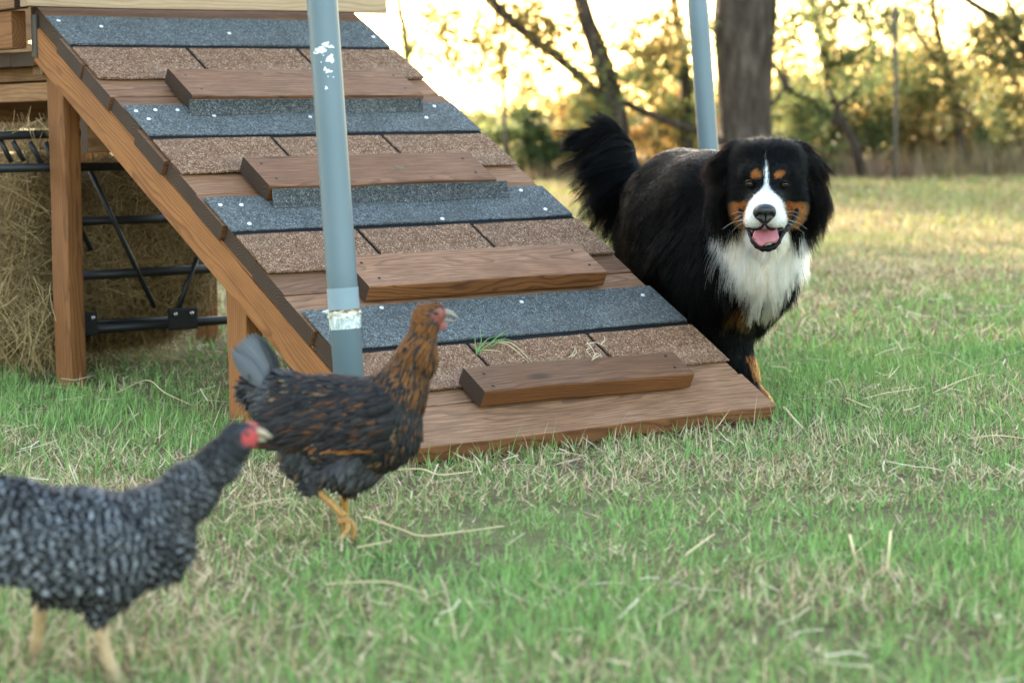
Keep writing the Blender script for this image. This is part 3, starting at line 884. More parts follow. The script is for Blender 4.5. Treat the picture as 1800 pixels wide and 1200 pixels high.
def px_tree(name, path, Y, label, limbs=(), crown=(), pal=OLIVE, leaf=.056, seed=1, cat='tree', tip=None, group=None):
    """path: (px,py,width_px) rows from the foot up, at distance Y; goes on above the frame along its last direction"""
    k = Y / F_PX
    pts = [at(p[0], p[1], Y) for p in path]; rad = [p[2] * k / 2 for p in path]
    pts[0][2] = min(pts[0][2], 0.0)
    base = pts[0].copy()
    d = nrm(pts[-1] - pts[-2])
    if tip: pts += [pts[-1] + d * tip * .5 + np.array([.1, 0, .1]), pts[-1] + d * tip + np.array([.05, .1, .3])]; rad += [rad[-1] * .75, rad[-1] * .35]
    t = thing(name, (base[0], base[1], 0), label, cat, group)
    sp = spline(np.c_[np.array(pts), rad], 14)
    v = [tube_mesh(sp[:, :3], np.maximum(sp[:, 3], .004), 12)]
    mesh_obj('trunk', *join(v), M_BARK, t, smooth=True)
    for l in limbs:
        q = np.array([np.r_[at(p[0], p[1], Y + (p[3] if len(p) > 3 else 0)), p[2] * k / 2] for p in l])
        sp = spline(q, 10)
        v, f = tube_mesh(sp[:, :3], np.maximum(sp[:, 3], .003), 8)
        mesh_obj('limb', v, f, M_BARK, t, smooth=True)
    bl = []
    for c in crown:            # (px,py,rpx_x,rpx_y,count[,dy])
        p = at(c[0], c[1], Y + (c[5] if len(c) > 5 else 0))
        bl.append((*p, c[2] * k * 1.35, max(c[2], c[3]) * k, c[3] * k * 1.35, c[4]))
    # the crown above the frame
    if tip:
        top = pts[-1]
        for j in range(9):
            a = random.random() * 6.28; bl.append((top[0] + 1.1 * math.cos(a), top[1] + 1.0 * math.sin(a), max(2.75, top[2] + 1.6 * random.random()), .9, .9, .7, 330))
    if bl: leaves('crown', bl, t, pal, leaf, seed, mult=6.0)
    return t
px_tree('large_tree', [(1312, 330, 118), (1310, 240, 92), (1309, 120, 100), (1311, 0, 112)], 19.6, 'thick grey tree trunk standing behind the dog and pole',
        limbs=[[(1300, 20, 30), (1240, -60, 20), (1150, -110, 10)], [(1330, 0, 36), (1400, -80, 22), (1500, -130, 10)], [(1330, 215, 9), (1380, 150, 7), (1372, 100, 5)]],
        crown=[(1395, 60, 45, 60, 110), (1240, 60, 40, 50, 60), (1390, 240, 30, 30, 60, .3)], pal=OLIVE, seed=2, tip=2.4)
px_tree('leaning_tree', [(1092, 330, 50), (1086, 250, 46), (1078, 180, 40), (1052, 90, 34), (1020, 0, 28)], 20.5, 'slim tree leaning left behind the raised dog tail',
        limbs=[[(1078, 190, 20), (1035, 150, 18), (985, 105, 17), (925, 60, 18), (865, 5, 20), (830, -40, 16)], [(1085, 175, 12), (1140, 200, 14), (1195, 220, 12), (1260, 240, 8)]],
        crown=[(1110, 90, 55, 85, 300), (1160, 60, 45, 60, 200), (1000, 110, 45, 55, 170), (960, 40, 50, 40, 130), (900, 30, 60, 40, 130), (840, 90, 60, 60, 150), (780, 50, 50, 50, 100), (1050, 200, 40, 40, 200), (920, 130, 40, 35, 60)], pal=OLIVE[2:] + GOLD[1:3], seed=3, tip=2.6)
px_tree('slender_tree', [(1206, 330, 26), (1205, 240, 24), (1206, 150, 20), (1196, 60, 18), (1184, 0, 15)], 21.5, 'slender dark tree just left of the pole behind the dog',
        crown=[(1180, 110, 45, 70, 220), (1140, 130, 40, 50, 160), (1225, 180, 30, 60, 120), (1170, 210, 50, 40, 200)], pal=OLIVE[1:] + GOLD[1:2], seed=4, tip=2.3)
px_tree('twisted_tree', [(1520, 330, 14), (1500, 250, 16), (1462, 180, 14), (1447, 90, 13), (1432, 20, 12), (1425, -10, 10)], 21.0, 'thin crooked tree with sparse leaves right of the large trunk',
        limbs=[[(1490, 230, 12), (1440, 190, 12), (1390, 160, 12), (1362, 115, 8)], [(1452, 120, 8), (1500, 95, 7), (1560, 60, 5)], [(1470, 190, 8), (1520, 140, 6), (1540, 70, 4)]],
        crown=[(1440, 55, 55, 55, 170), (1490, 110, 55, 50, 240), (1400, 200, 50, 40, 240), (1530, 60, 40, 50, 90), (1470, 15, 60, 30, 100), (1560, 20, 50, 35, 80)], pal=OLIVE, seed=5, tip=1.8)
px_tree('thorny_tree', [(1700, 330, 14), (1680, 190, 15), (1660, 110, 14), (1645, 40, 12), (1640, 0, 10)], 22.0, 'thin dark tree with forked twigs near the right edge',
        limbs=[[(1665, 130, 9), (1620, 70, 8), (1600, 20, 6)], [(1662, 150, 8), (1690, 190, 8), (1740, 215, 5)], [(1650, 90, 6), (1600, 130, 5), (1560, 150, 4)]],
        crown=[(1620, 90, 55, 50, 170), (1680, 160, 60, 50, 280), (1600, 170, 50, 45, 220), (1660, 20, 50, 30, 60), (1690, 60, 60, 45, 130), (1600, 30, 50, 35, 80)], pal=OLIVE + GOLD[1:3], seed=6, tip=1.6)
px_tree('arching_tree', [(1850, 330, 26), (1830, 160, 22), (1800, 90, 18), (1760, 40, 15), (1700, 0, 12), (1660, -30, 8)], 20.0, 'branch arching in from the right edge over the brush',
        limbs=[[(1790, 80, 12), (1780, 20, 10), (1745, -30, 6)], [(1815, 120, 10), (1770, 110, 8), (1720, 90, 4)]],
        crown=[(1770, 100, 45, 50, 190), (1790, 40, 40, 40, 120), (1730, 70, 40, 40, 110), (1780, 180, 50, 50, 220)], pal=OLIVE[1:] + GOLD[:2], seed=7, tip=1.2)
px_tree('bare_tree', [(716, 330, 20), (716, 150, 13), (712, 60, 12), (700, 0, 10)], 23.0, 'faint slim tree beside the upper right corner of the ramp',
        limbs=[[(714, 100, 6), (740, 60, 5), (770, 30, 3)]], crown=[(760, 60, 45, 50, 120), (730, 110, 35, 40, 60), (800, 20, 50, 30, 70), (820, 120, 50, 40, 60), (690, 40, 40, 50, 60), (870, 90, 50, 50, 80), (940, 60, 50, 50, 60)], pal=LIME, seed=8, tip=1.8)
# bushes: each its own stems and leaves
def bush(px, Y, w, h, n, pal, label, seed, leaf=.052, lean=0.0):
    k = Y / F_PX; x = at(px, 300, Y)[0]
    t = thing('bush', (x, Y, 0), label, 'bush', 'bushes along the far edge of the lawn')
    rg = random.Random(seed)
    st = []
    for j in range(7):
        a = rg.uniform(-.5, .5) * w; hh = h * rg.uniform(.6, .95)
        st.append(tube_mesh(spline([[x + a * .3, Y, -.02], [x + a * .7 + lean * .4, Y + rg.uniform(-.1, .1), hh * .5], [x + a + lean, Y + rg.uniform(-.2, .2), hh]], 6), np.linspace(.02, .006, 6), 6))
    v, f = join(st); mesh_obj('stems', v, f, M_BARK, t, smooth=True)
    bl = []
    for j in range(9):
        bl.append((x + rg.uniform(-.45, .45) * w + lean * .6, Y + rg.uniform(-.3, .3), h * rg.uniform(.12, .85), w * .26, .3, h * .22, n / 9))
    leaves('foliage', bl, t, pal, leaf, seed, mult=5.0)
bsh = [
 (770, 26, 1.1, .85, 700, LIME, 'low pale green bush beside the right slope of the ramp'),
 (845, 29, 1.5, .72, 800, GOLD, 'low tan bush left of the thin fence post'),
 (935, 33, 1.1, 1.05, 700, LIME, 'rounded hazy green bush right of the left fence post'),
 (965, 22, .75, .62, 800, DARK, 'dark green bush low behind the dog tail'),
 (905, 22.5, .7, .52, 600, LIME, 'small light bush at the foot of the left fence post'),
 (1010, 23, .8, .95, 800, GOLD, 'orange autumn bush left of the leaning tree'),
 (1050, 22.5, .6, .75, 500, OLIVE, 'olive bush at the foot of the leaning tree'),
 (1150, 23, .9, .9, 900, GOLD, 'golden bush between the leaning and slender trees'),
 (1225, 24, .8, 1.0, 700, GOLD, 'orange leaved bush left of the thick trunk'),
 (1400, 23, .9, .85, 1000, OLIVE, 'olive bush just right of the thick trunk'),
 (1470, 22.6, .9, .95, 1000, DARK, 'dark green bush left of the right fence post'),
 (1545, 23.4, .9, 1.05, 1100, OLIVE, 'tall olive bush behind the right fence post'),
 (1620, 22.8, .9, .9, 1000, GOLD, 'golden bush right of the right fence post'),
 (1690, 24, 1.2, .85, 1000, LIME, 'yellow green bush under the forked tree'),
 (1760, 23, 1.0, 1.1, 1100, LIME, 'tall lime green bush near the right edge'),
 (1830, 22.4, .9, 1.25, 1100, GOLD, 'golden bush cut by the right edge'),
 (1330, 25, 1.6, 1.15, 1500, GOLD, 'broad golden thicket behind the thick trunk'),
 (1500, 26.5, 1.8, 1.35, 1700, LIME, 'pale olive thicket far behind the right fence post'),
 (1660, 27, 1.8, 1.3, 1600, GOLD, 'far golden thicket behind the forked tree'),
 (1110, 27, 1.6, 1.0, 1500, LIME, 'pale yellow thicket far behind the leaning tree'),
 (1440, 21.4, .6, .28, 350, DARK, 'tiny dark shrub low at the lawn edge beside the dog ear'),
]
for i, b in enumerate(bsh): bush(b[0], b[1], b[2] * 1.15, b[3] * 1.2, *b[4:], seed=100 + i)
# dry brush at the lawn's edge
def dry_brush():
    rg = np.random.default_rng(77); n = 18000
    X = rg.uniform(-7, 9, n); Y = 21 + 3.2 * rg.random(n) + .4 * np.sin(X * 1.3)
    h = (.10 + .30 * rg.random(n) ** 1.5) * (.5 + .9 * vnoise(X, Y, 12, 1.1))
    h *= np.where((X < 1.6) & (X > -2.2), .75, 1)
    az = rg.random(n) * 6.28; w = .009
    b = np.stack([X, Y, 0 * X], 1); tp = b + np.stack([np.cos(az) * h * .45, np.sin(az) * h * .45, h], 1); s = np.stack([-np.sin(az), np.cos(az), 0 * az], 1) * w
    v = np.stack([b - s, b + s, tp], 1).reshape(-1, 3); f = np.arange(3 * n).reshape(-1, 3)
    r = rg.random((n, 1)); g = vnoise(X, Y, 14, .9)[:, None]
    c = np.where(g > .52, np.array([.20, .135, .095]) * (.6 + .7 * r), np.array([.25, .19, .11]) * (.6 + .7 * r))
    tag(mesh_obj('dry_brush', v, f, M_GRASS, cols=np.repeat(c, 3, 0)), kind='stuff')
dry_brush()
# wire fence posts along the far edge
def fence_post(px, top, Y, label):
    k = Y / F_PX; x = at(px, 300, Y)[0]; ht = at(px, top, Y)[2]
    v1, f1 = tube_mesh([[x, Y, -.1], [x + .005, Y, ht * .5], [x - .008, Y, ht]], .021, 8)
    o = mesh_obj('fence_post', v1, f1, plain('post_rust', (.10, .085, .07), .8, .2, var=.3), None, smooth=True)
    tag(o, label, 'fence post', 'thin posts along the far fence')
fence_post(887, 70, 21.0, 'thin rusty fence post above the right slope of the ramp')
fence_post(1573, 10, 20.2, 'thin dark fence post standing in the brush right of the dog')
# the wood that goes on to the left of the frame and shades the yard
def woods():
    rg = np.random.default_rng(5); bl = []
    for i in range(560):
        x = rg.uniform(-36, -6.0); y = rg.uniform(22, 27); z = rg.uniform(.4, 8.5)
        bl.append((x, y, z, 1.3, 1.2, 1.0, 210))
    for i in range(150):
        x = rg.uniform(-4.2, 9); y = rg.uniform(23, 27); z = rg.uniform(4.0, 7.5)
        bl.append((x, y, z, 1.2, 1.2, .8, 120))
    leaves('woods', bl, None, OLIVE + DARK, .26, 17, kind_gap=False)
    st = []
    for i in range(26):
        x = rg.uniform(-33, -4.8); y = rg.uniform(22.5, 26)
        st.append(tube_mesh(spline([[x, y, -.1], [x + rg.normal(0, .2), y, 2.5], [x + rg.normal(0, .6), y, 6]], 7), np.linspace(.16, .05, 7), 8))
    v, f = join(st); tag(mesh_obj('woods_trunks', v, f, M_BARK, smooth=True), kind='stuff')
woods()
# ---------------------------------------------------------------- the dog
def hair_mat():
    m = bpy.data.materials.new('dog_hair'); m.use_nodes = True
    t = m.node_tree; t.nodes.clear()
    a = t.nodes.new('ShaderNodeAttribute'); a.attribute_name = 'col'
    h = t.nodes.new('ShaderNodeBsdfHairPrincipled'); h.parametrization = 'COLOR'
    h.inputs['Roughness'].default_value = .42; h.inputs['Radial Roughness'].default_value = .6; h.inputs['IOR'].default_value = 1.17
    h.inputs['Random Roughness'].default_value = .2
    o = t.nodes.new('ShaderNodeOutputMaterial')
    t.links.new(a.outputs['Color'], h.inputs['Color']); t.links.new(h.outputs[0], o.inputs[0])
    return m
def skin_mat(name, rough=.8):
    t = NT(name, rough, .15); t.color(t.attr('col')); return t.m
def proj(P):
    d = P - CAM; z = d @ FW
    return 900 + F_PX * (d @ CR) / z, 600 - F_PX * (d @ CU) / z
def in_poly(x, y, poly):
    c = np.zeros(len(x), bool); n = len(poly)
    for i in range(n):
        x0, y0 = poly[i]; x1, y1 = poly[(i + 1) % n]
        c ^= ((y0 > y) != (y1 > y)) & (x < (x1 - x0) * (y - y0) / (y1 - y0 + 1e-9) + x0)
    return c
def make_curves(name, S, col, rad, mat, parent):
    """S (n,k,3) strands -> one hair object"""
    n, k = S.shape[:2]
    hc = bpy.data.hair_curves.new(name); hc.add_curves([k] * n)
    hc.attributes['position'].data.foreach_set('vector', S.astype(np.float32).ravel())
    r = hc.attributes.get('radius') or hc.attributes.new('radius', 'FLOAT', 'POINT')
    tt = np.linspace(0, 1, k); prof = (1 - .8 * tt ** 1.4)
    r.data.foreach_set('value', (np.asarray(rad).reshape(-1, 1) * prof).astype(np.float32).ravel())
    c = np.ones((n, k, 4), np.float32); c[..., :3] = col
    hc.attributes.new('col', 'FLOAT_COLOR', 'POINT').data.foreach_set('color', c.ravel())
    hc.materials.append(mat)
    return link(bpy.data.objects.new(name, hc), parent)
def clump(S, P, ncl, amt, rg):
    ci = rg.choice(len(P), ncl, replace=False)
    kd = kdtree.KDTree(ncl)
    for j, i in enumerate(ci): kd.insert(P[i], j)
    kd.balance()
    near = np.array([ci[kd.find(p)[1]] for p in P])
    k = S.shape[1]; t = np.linspace(0, 1, k) ** 1.5
    a = (np.asarray(amt) * (.6 + .4 * rg.random(len(P))))[:, None, None] * t[None, :, None]
    C = S[near] - S[near][:, :1] + (P[near] + (P - P[near]) * .35)[:, None]
    return S * (1 - a) + (C - C[:, :1] + S[:, :1] + (C[:, :1] - S[:, :1]) * 1.0) * a

def make_dog():
    rg = np.random.default_rng(21)
    pr = []
    def cone(reg, a, ra, b, rb, k=.03): pr.append(dict(reg=reg, a=np.array(a), ra=ra, b=np.array(b), rb=rb, k=k))
    def ell(reg, c, r, k=.03): pr.append(dict(reg=reg, c=np.array(c), r=r, k=k))
    # trunk, rear to front
    ell('body', at(1172, 370, 5.55), (.115, .14, .125), .09); ell('body', at(1200, 356, 5.32), (.124, .20, .130), .09); ell('body', at(1207, 428, 5.28), (.120, .19, .122), .09)
    ell('body', at(1248, 345, 5.08), (.10, .16, .105), .09); ell('body', at(1245, 455, 5.08), (.10, .16, .102), .09)
    ell('neck', at(1318, 430, 4.93), (.098, .11, .105), .05); ell('neck', at(1330, 470, 4.92), (.066, .085, .076), .04)
    cone('neck', at(1338, 350, 4.88), .095, at(1322, 425, 4.93), .102, .04)
    ell('body', at(1283, 450, 4.99), (.08, .11, .115), .07)
    # head
    ell('head', at(1347, 315, 4.765), (.077, .095, .076), .02); ell('head', at(1321, 284, 4.77), (.041, .06, .038), .03); ell('head', at(1374, 284, 4.77), (.041, .06, .038), .03)
    ell('head', at(1327, 303, 4.69), (.026, .02, .016), .02); ell('head', at(1369, 303, 4.69), (.026, .02, .016), .02)
    ell('head', at(1313, 360, 4.745), (.034, .05, .045), .03); ell('head', at(1386, 360, 4.745), (.036, .05, .045), .03)
    cone('head', at(1347, 350, 4.69), .042, at(1345, 370, 4.60), .031, .022)
    ell('head', at(1328, 385, 4.622), (.025, .036, .025), .014); ell('head', at(1362, 385, 4.622), (.025, .036, .025), .014)
    cone('jaw', at(1348, 405, 4.72), .038, at(1347, 426, 4.612), .0185, .014)
    # ears
    for nm, s, pts in (('ear', -1, [(1297, 268), (1284, 292), (1274, 330), (1268, 366)]), ('ear', 1, [(1400, 268), (1413, 292), (1424, 330), (1431, 368)])):
        rr = [.026, .030, .026, .016]
        for i in range(3):
            cone(nm, at(*pts[i], 4.79), rr[i], at(*pts[i + 1], 4.79), rr[i + 1], .015)
    # legs: shoulder, elbow, wrist, paw
    def foot(px, py, Y, z=.032):
        p = at(px, py, Y); p[2] = z; return p
    f1 = foot(1322, 715, 4.97)
    cone('leg', at(1278, 490, 4.98), .082, at(1266, 575, 5.02), .062, .04); cone('leg', at(1266, 575, 5.02), .062, at(1298, 650, 5.0), .042, .03)
    cone('leg', at(1298, 650, 5.0), .042, f1 + [-.012, .03, .03], .029, .02); cone('leg', f1 + [0, .02, 0], .034, f1 + [.015, -.03, -.006], .026, .02)
    f2 = foot(1262, 700, 5.25)
    cone('leg', at(1340, 500, 5.0), .07, at(1308, 556, 5.08), .045, .04); cone('leg', at(1308, 556, 5.08), .042, at(1266, 615, 5.2), .032, .03)
    cone('leg', at(1266, 615, 5.2), .032, f2 + [0, .02, .03], .028, .02); cone('leg', f2 + [0, .02, 0], .032, f2 + [.01, -.03, -.006], .025, .02)
    for s, f, kx in ((-1, foot(1120, 680, 5.62), 1140), (1, foot(1185, 680, 5.86), 1200)):
        hk = f + np.array([-.03, .14, .13]); kn = at(kx, 500, 5.42 + .12 * (s > 0)); hp = at(kx + 8, 410, 5.58 + .05 * s)
        cone('leg', hp, .085, kn, .06, .04); cone('leg', kn, .055, hk, .030, .03); cone('leg', hk, .028, f + [0, .03, .02], .026, .02); cone('leg', f + [0, .03, 0], .030, f + [.015, -.03, -.005], .025, .02)
    # tail
    tp = [(1122, 348, 5.64), (1110, 305, 5.70), (1100, 262, 5.74), (1080, 236, 5.75), (1052, 230, 5.74)]; tr_ = [.034, .026, .021, .018, .011]
    for i in range(4): cone('tail', at(*tp[i]), tr_[i], at(*tp[i + 1]), tr_[i + 1], .02)
    v, q = sdf_build(pr, .0075)
    v = smooth_verts(v, q, 2, .45)
    v[:, 2] = np.maximum(v[:, 2], .001)
    regs = ['body', 'neck', 'head', 'jaw', 'ear', 'leg', 'tail']
    def region(P):
        D = np.full((len(P), len(regs)), 9.0, np.float32)
        for p in pr:
            i = regs.index(p['reg']); D[:, i] = np.minimum(D[:, i], prim_d(p, P.astype(np.float32)))
        return D
    BIB = [(1252, 384), (1262, 425), (1274, 455), (1290, 484), (1308, 510), (1330, 532), (1362, 532), (1376, 505), (1390, 478), (1408, 455), (1436, 425), (1456, 384), (1415, 390), (1396, 396), (1380, 386), (1310, 386), (1294, 396), (1272, 386)]
    eyeL, eyeR = at(1316, 323, 4.671), at(1380, 324, 4.671)
    def coat(P, D, jit):
        n = len(P)
        x, y = proj(P); x = x + rg.normal(0, 1, n) * jit; y = y + rg.normal(0, 1.2, n) * jit
        reg = D.argmin(1); c = np.tile([6e-6, 6.5e-6, 9e-6], (n, 1)); c *= rg.uniform(.5, 2.5, (n, 1))
        R_ = lambda *a: np.isin(reg, [regs.index(k) for k in a])
        front = P[:, 1] < 4.80
        tan = np.array([.19, .062, .015]) * rg.uniform(.75, 1.2, (n, 1)); wh = np.array([.80, .68, .57]) * rg.uniform(.85, 1.08, (n, 1)); snow = np.array([.60, .59, .57]) * rg.uniform(.9, 1.06, (n, 1))
        hd = R_('head', 'jaw') & front
        def el(cx, cy, rx, ry): return ((x - cx) / rx) ** 2 + ((y - cy) / ry) ** 2 < 1
        t_ = hd & (el(1328, 305.5, 9, 7.5) | el(1370.5, 305.5, 9, 7.5) | ((y > 351 + .06 * np.abs(x - 1347)) & (el(1300, 380, 18, 38) | el(1396, 382, 21, 40))))
        c = np.where(t_[:, None], tan, c)
        hw = np.interp(y, [270, 280, 305, 325, 334, 342, 352, 365, 385, 400, 412], [0, .7, 2.0, 4.2, 9, 19, 28, 35, 37.5, 36, 24])
        w_ = R_('head') & front & (np.abs(x - 1346.5) < hw) & (y > 268) & (y < 412)
        c = np.where(w_[:, None], snow, c)
        chin = R_('jaw') & (y > 396)
        c = np.where(chin[:, None], np.array([.55, .49, .42]), c)
        b_ = R_('neck', 'jaw', 'body') & in_poly(x, y, BIB) & (P[:, 1] < 5.02)
        c = np.where(b_[:, None], wh, c)
        l_ = (R_('leg', 'neck', 'body') & (P[:, 1] < 5.08) & el(1303, 541, 27, 17) & ~b_) | (R_('leg') & (P[:, 1] < 5.1) & (y > 625) & (x > 1330 + (y - 670) * .5))
        c = np.where(l_[:, None], tan * .8, c)
        # sun-bleached reddish feathering on the outer ear and thigh
        br = R_('ear') & (rg.random(n) < .22)
        c = np.where(br[:, None], np.array([.0012, .0003, .0001]), c)
        return c
    D = region(v)
    body = mesh_obj('dog', v, q, skin_mat('dog_skin'), cols=np.maximum(coat(v, D, 0.0), .0015), smooth=True)
    tag(body, 'black white and tan long haired dog standing behind the ramp with mouth open', 'dog')
    # ---- coat
    def wf(c):
        D = region(c); r = D.argmin(1)
        w = np.array([.85, 1.1, 3.2, 2.5, 2.2, .8, 2.6])[r]
        return w * np.where(c[:, 1] > 5.75, np.where(r == 6, 1, .4), 1)
    n = 120000
    P, N = sample_surface(v, q, n, wf, rg)
    k = (np.linalg.norm(P - eyeL, axis=1) > .0118) & (np.linalg.norm(P - eyeR, axis=1) > .0118)
    px, py = proj(P)
    k &= ~((np.abs(px - 1344) < 20) & (np.abs(py - 376) < 16) & (P[:, 1] < 4.62))                 # nose leather
    k &= ~((np.abs(px - 1347) < 24) & (py > 398) & (py < 430) & (P[:, 1] < 4.66))                  # open mouth
    k &= P[:, 2] > .012
    P, N, px, py = P[k], N[k], px[k], py[k]; n = len(P)
    D = region(P); W = np.exp(-(D - D.min(1, keepdims=True)) / .02); W /= W.sum(1, keepdims=True); reg = D.argmin(1)
    side = np.sign(px - 1347)[:, None]
    zeros = np.zeros((n, 1)); Zv = np.array([0, 0, 1.0])
    dT = nrm(at(1165, 360, 5.6) - at(1290, 380, 4.95))
    low = np.clip((py - 300) / 220, 0, 1)[:, None]
    dirs = {}
    dirs['body'] = nrm(dT * (1.0 - .35 * low) - Zv * (.25 + .75 * low))
    dirs['neck'] = nrm(np.c_[side * .12, -.22 + zeros, -1 + zeros] + np.c_[(px - 1345)[:, None] / 260., zeros, zeros])
    A_ = at(1345, 374, 4.52)
    dirs['head'] = nrm(nrm(P - A_) + np.array([0, 0, -.05]))
    dirs['jaw'] = nrm(np.array([0, .3, -1.0]) + zeros)
    ef = np.clip((py - 262) / 90, 0, 1)[:, None]
    dirs['ear'] = nrm(np.c_[side * (.26 - .18 * ef), -.05 + zeros, -.75 - .5 * ef])
    dirs['leg'] = nrm(np.array([-.12, .30, -1.0]) + zeros)
    tf = np.clip((py - 225) / 125, 0, 1)[:, None]                                                # 0 at the tip of the plume, 1 at its root
    ang = .12 + 1.25 * tf ** 1.3
    dirs['tail'] = nrm(np.c_[-np.cos(ang), .05 + zeros, -np.sin(ang)])
    lens = dict(body=.044, neck=.052, head=.015, jaw=.03, ear=.046, leg=.022, tail=.118)
    lift = dict(body=.20, neck=.26, head=.20, jaw=.3, ear=.25, leg=.16, tail=.10)
    Dr = sum(W[:, [i]] * dirs[r] for i, r in enumerate(regs))
    L = sum(W[:, i] * lens[r] for i, r in enumerate(regs)); lf = sum(W[:, i] * lift[r] for i, r in enumerate(regs))
    dn = np.linalg.norm(P - A_, axis=1)
    hw_ = W[:, 2]
    L = np.where(hw_ > .5, np.interp(dn, [.03, .09, .16, .22, .30], [.004, .006, .010, .018, .034]), L)
    brow = (reg == 2) & (P[:, 1] < 4.78) & ((np.hypot(px - 1328, py - 305) < 16) | (np.hypot(px - 1370.5, py - 305) < 16)); L = np.where(brow, .003, L)
    L *= np.where(reg == 0, .75 + .5 * low[:, 0], 1)
    L *= np.where(reg == 6, .62 + .5 * np.sin(np.clip(1 - tf[:, 0], 0, 1) * 2.6 + .3), 1)
    chest = in_poly(px, py, [(1255, 395), (1450, 395), (1400, 500), (1345, 570), (1290, 500)])
    L = np.where((reg == 1) & chest, .040, L)
    back_leg = (reg == 5) & (N[:, 0] < -.1); L = np.where(back_leg, L * 1.5, L)
    L *= rg.uniform(.65, 1.2, n)
    Dr = Dr - N * (Dr * N).sum(1, keepdims=True) * .85
    Dr = nrm(nrm(Dr) + rg.normal(0, .12, (n, 3)))
    big = np.stack([vnoise(P[:, 0] + P[:, 1], P[:, 2], s_, 22) - .5 for s_ in (40, 41, 42)], 1)
    amp = np.where(hw_ > .5, .15, .55)[:, None]
    Dr = nrm(Dr + big * amp)
    d0 = nrm(Dr * (1 - lf)[:, None] + N * lf[:, None])
    kk = 6; t = np.linspace(0, 1, kk)
    sag = np.array([.45, .35, .1, .3, .35, .25, .28])[reg]
    wav = np.where(reg == 4, .13, np.where(reg == 6, .03, np.where(reg == 2, .02, np.where(reg == 1, .10, .05))))
    ph = rg.uniform(0, 6.28, n) * .25 + vnoise(P[:, 0], P[:, 2], 44, 30) * 12
    sd = nrm(np.cross(d0, N) + 1e-6)
    S = P[:, None] + L[:, None, None] * (d0[:, None] * t[None, :, None] + Dr[:, None] * (.25 * t ** 2)[None, :, None]
        - Zv * (sag[:, None] * t ** 2)[..., None] + sd[:, None] * (wav[:, None] * np.sin(ph[:, None] + t * 6.0) * t)[..., None])
    S = clump(S, P, n // 16, np.array([.68, .72, .25, .4, .75, .4, .68])[reg], rg)
    tl = reg == 6; S[tl] = clump(S[tl], P[tl], max(4, tl.sum() // 70), np.full(tl.sum(), .8), rg)
    S[..., 2] = np.maximum(S[..., 2], .004)
    C = coat(P, D, np.where((reg == 2) & (P[:, 1] < 4.74), 1.1, 2.8))
    tipc = np.where((C.max(1) < .01)[:, None], C * 1.25, C * 1.05)
    col = C[:, None] * (1 - t[None, :, None]) + tipc[:, None] * t[None, :, None]
    rad = np.where(reg == 2, .00042, .00058) * rg.uniform(.7, 1.2, n)
    make_curves('coat', S, col, rad, hair_mat(), body)
    # ---- face pieces
    M_EYE = NT('dog_eye', .03, .28); o = M_EYE.attr('col'); M_EYE.color(o); M_EYE = M_EYE.m
    for e in (eyeL, eyeR):
        bm = bmesh.new(); bmesh.ops.create_uvsphere(bm, u_segments=24, v_segments=16, radius=.0092)
        vv = np.array([x.co for x in bm.verts]); me_f = [[x.index for x in f.verts] for f in bm.faces]; bm.free()
        ra = np.hypot(vv[:, 0], vv[:, 2]) ; fr = vv[:, 1] < 0
        cc = np.where((fr & (ra < .0047))[:, None], [.001, .001, .001], np.where((fr & (ra < .0080))[:, None], [.085, .030, .009], [.012, .009, .008]))
        tri = np.array([f for f in me_f if len(f) == 3]); qd = np.array([f for f in me_f if len(f) == 4])
        eo = mesh_obj('eye', vv + e + np.array([0, .001, 0]), [tri, qd], M_EYE, body, cols=cc, smooth=True)
        # dark lids above and below
        for sgn in (1, -1):
            th = np.linspace(-1.25, 1.25, 9)
            pts = e + np.stack([.0105 * np.sin(th), -.0056 * np.cos(th) - .0022, sgn * (.0056 * np.cos(th) - .0003)], 1)
            vt, ft = tube_mesh(pts, .0022, 8)
            mesh_obj('eyelid', vt, ft, M_LID, eo, smooth=True)
    # nose leather with nostrils
    nc = at(1344, 375, 4.558)
    v2, q2 = sdf_build([dict(c=nc, r=(.0235, .018, .0165), k=.008), dict(c=nc + [0, -.004, .008], r=(.020, .016, .010), k=.01), dict(c=nc + [0, -.004, -.014], r=(.010, .014, .009), k=.008),
                        dict(c=nc + [-.0115, -.018, -.003], r=(.0052, .009, .0040), k=.004, neg=1), dict(c=nc + [.0115, -.018, -.003], r=(.0052, .009, .0040), k=.004, neg=1),
                        dict(c=nc + [-.0175, -.013, -.006], r=(.005, .007, .0022), k=.003, neg=1), dict(c=nc + [.0175, -.013, -.006], r=(.005, .007, .0022), k=.003, neg=1),
                        dict(c=nc + [0, -.021, -.010], r=(.0012, .009, .012), k=.002, neg=1)], .0014, pad=.01)
    v2 = smooth_verts(v2, q2, 1, .4)
    nm_ = NT('nose_leather', .38, .5); nm_.color((.005, .005, .0055)); nm_.bump(nm_.vor(nm_.obj(), 620), .5, .0008)
    mesh_obj('nose', v2, q2, nm_.m, body, smooth=True)
    # mouth: dark hollow, tongue, lips
    M_MOUTH = plain('mouth_lining', (.035, .012, .012), .45, .4)
    bm = bmesh.new(); bmesh.ops.create_uvsphere(bm, u_segments=20, v_segments=12, radius=1, matrix=Matrix.Diagonal((.031, .026, .019, 1)))
    bm_obj('mouth', bm, M_MOUTH, body, Matrix.Translation(V(at(1347, 410, 4.634))), smooth=True)
    tn = NT('tongue_flesh', .38, .5); tn.color(tn.mix(tn.noise(tn.obj(), 60, 4), (.27, .075, .08), (.36, .115, .12))); tn.bump(tn.noise(tn.obj(), 500, 2), .25, .0008)
    rows = []
    U_ = np.linspace(-1, 1, 15); n_t = 12
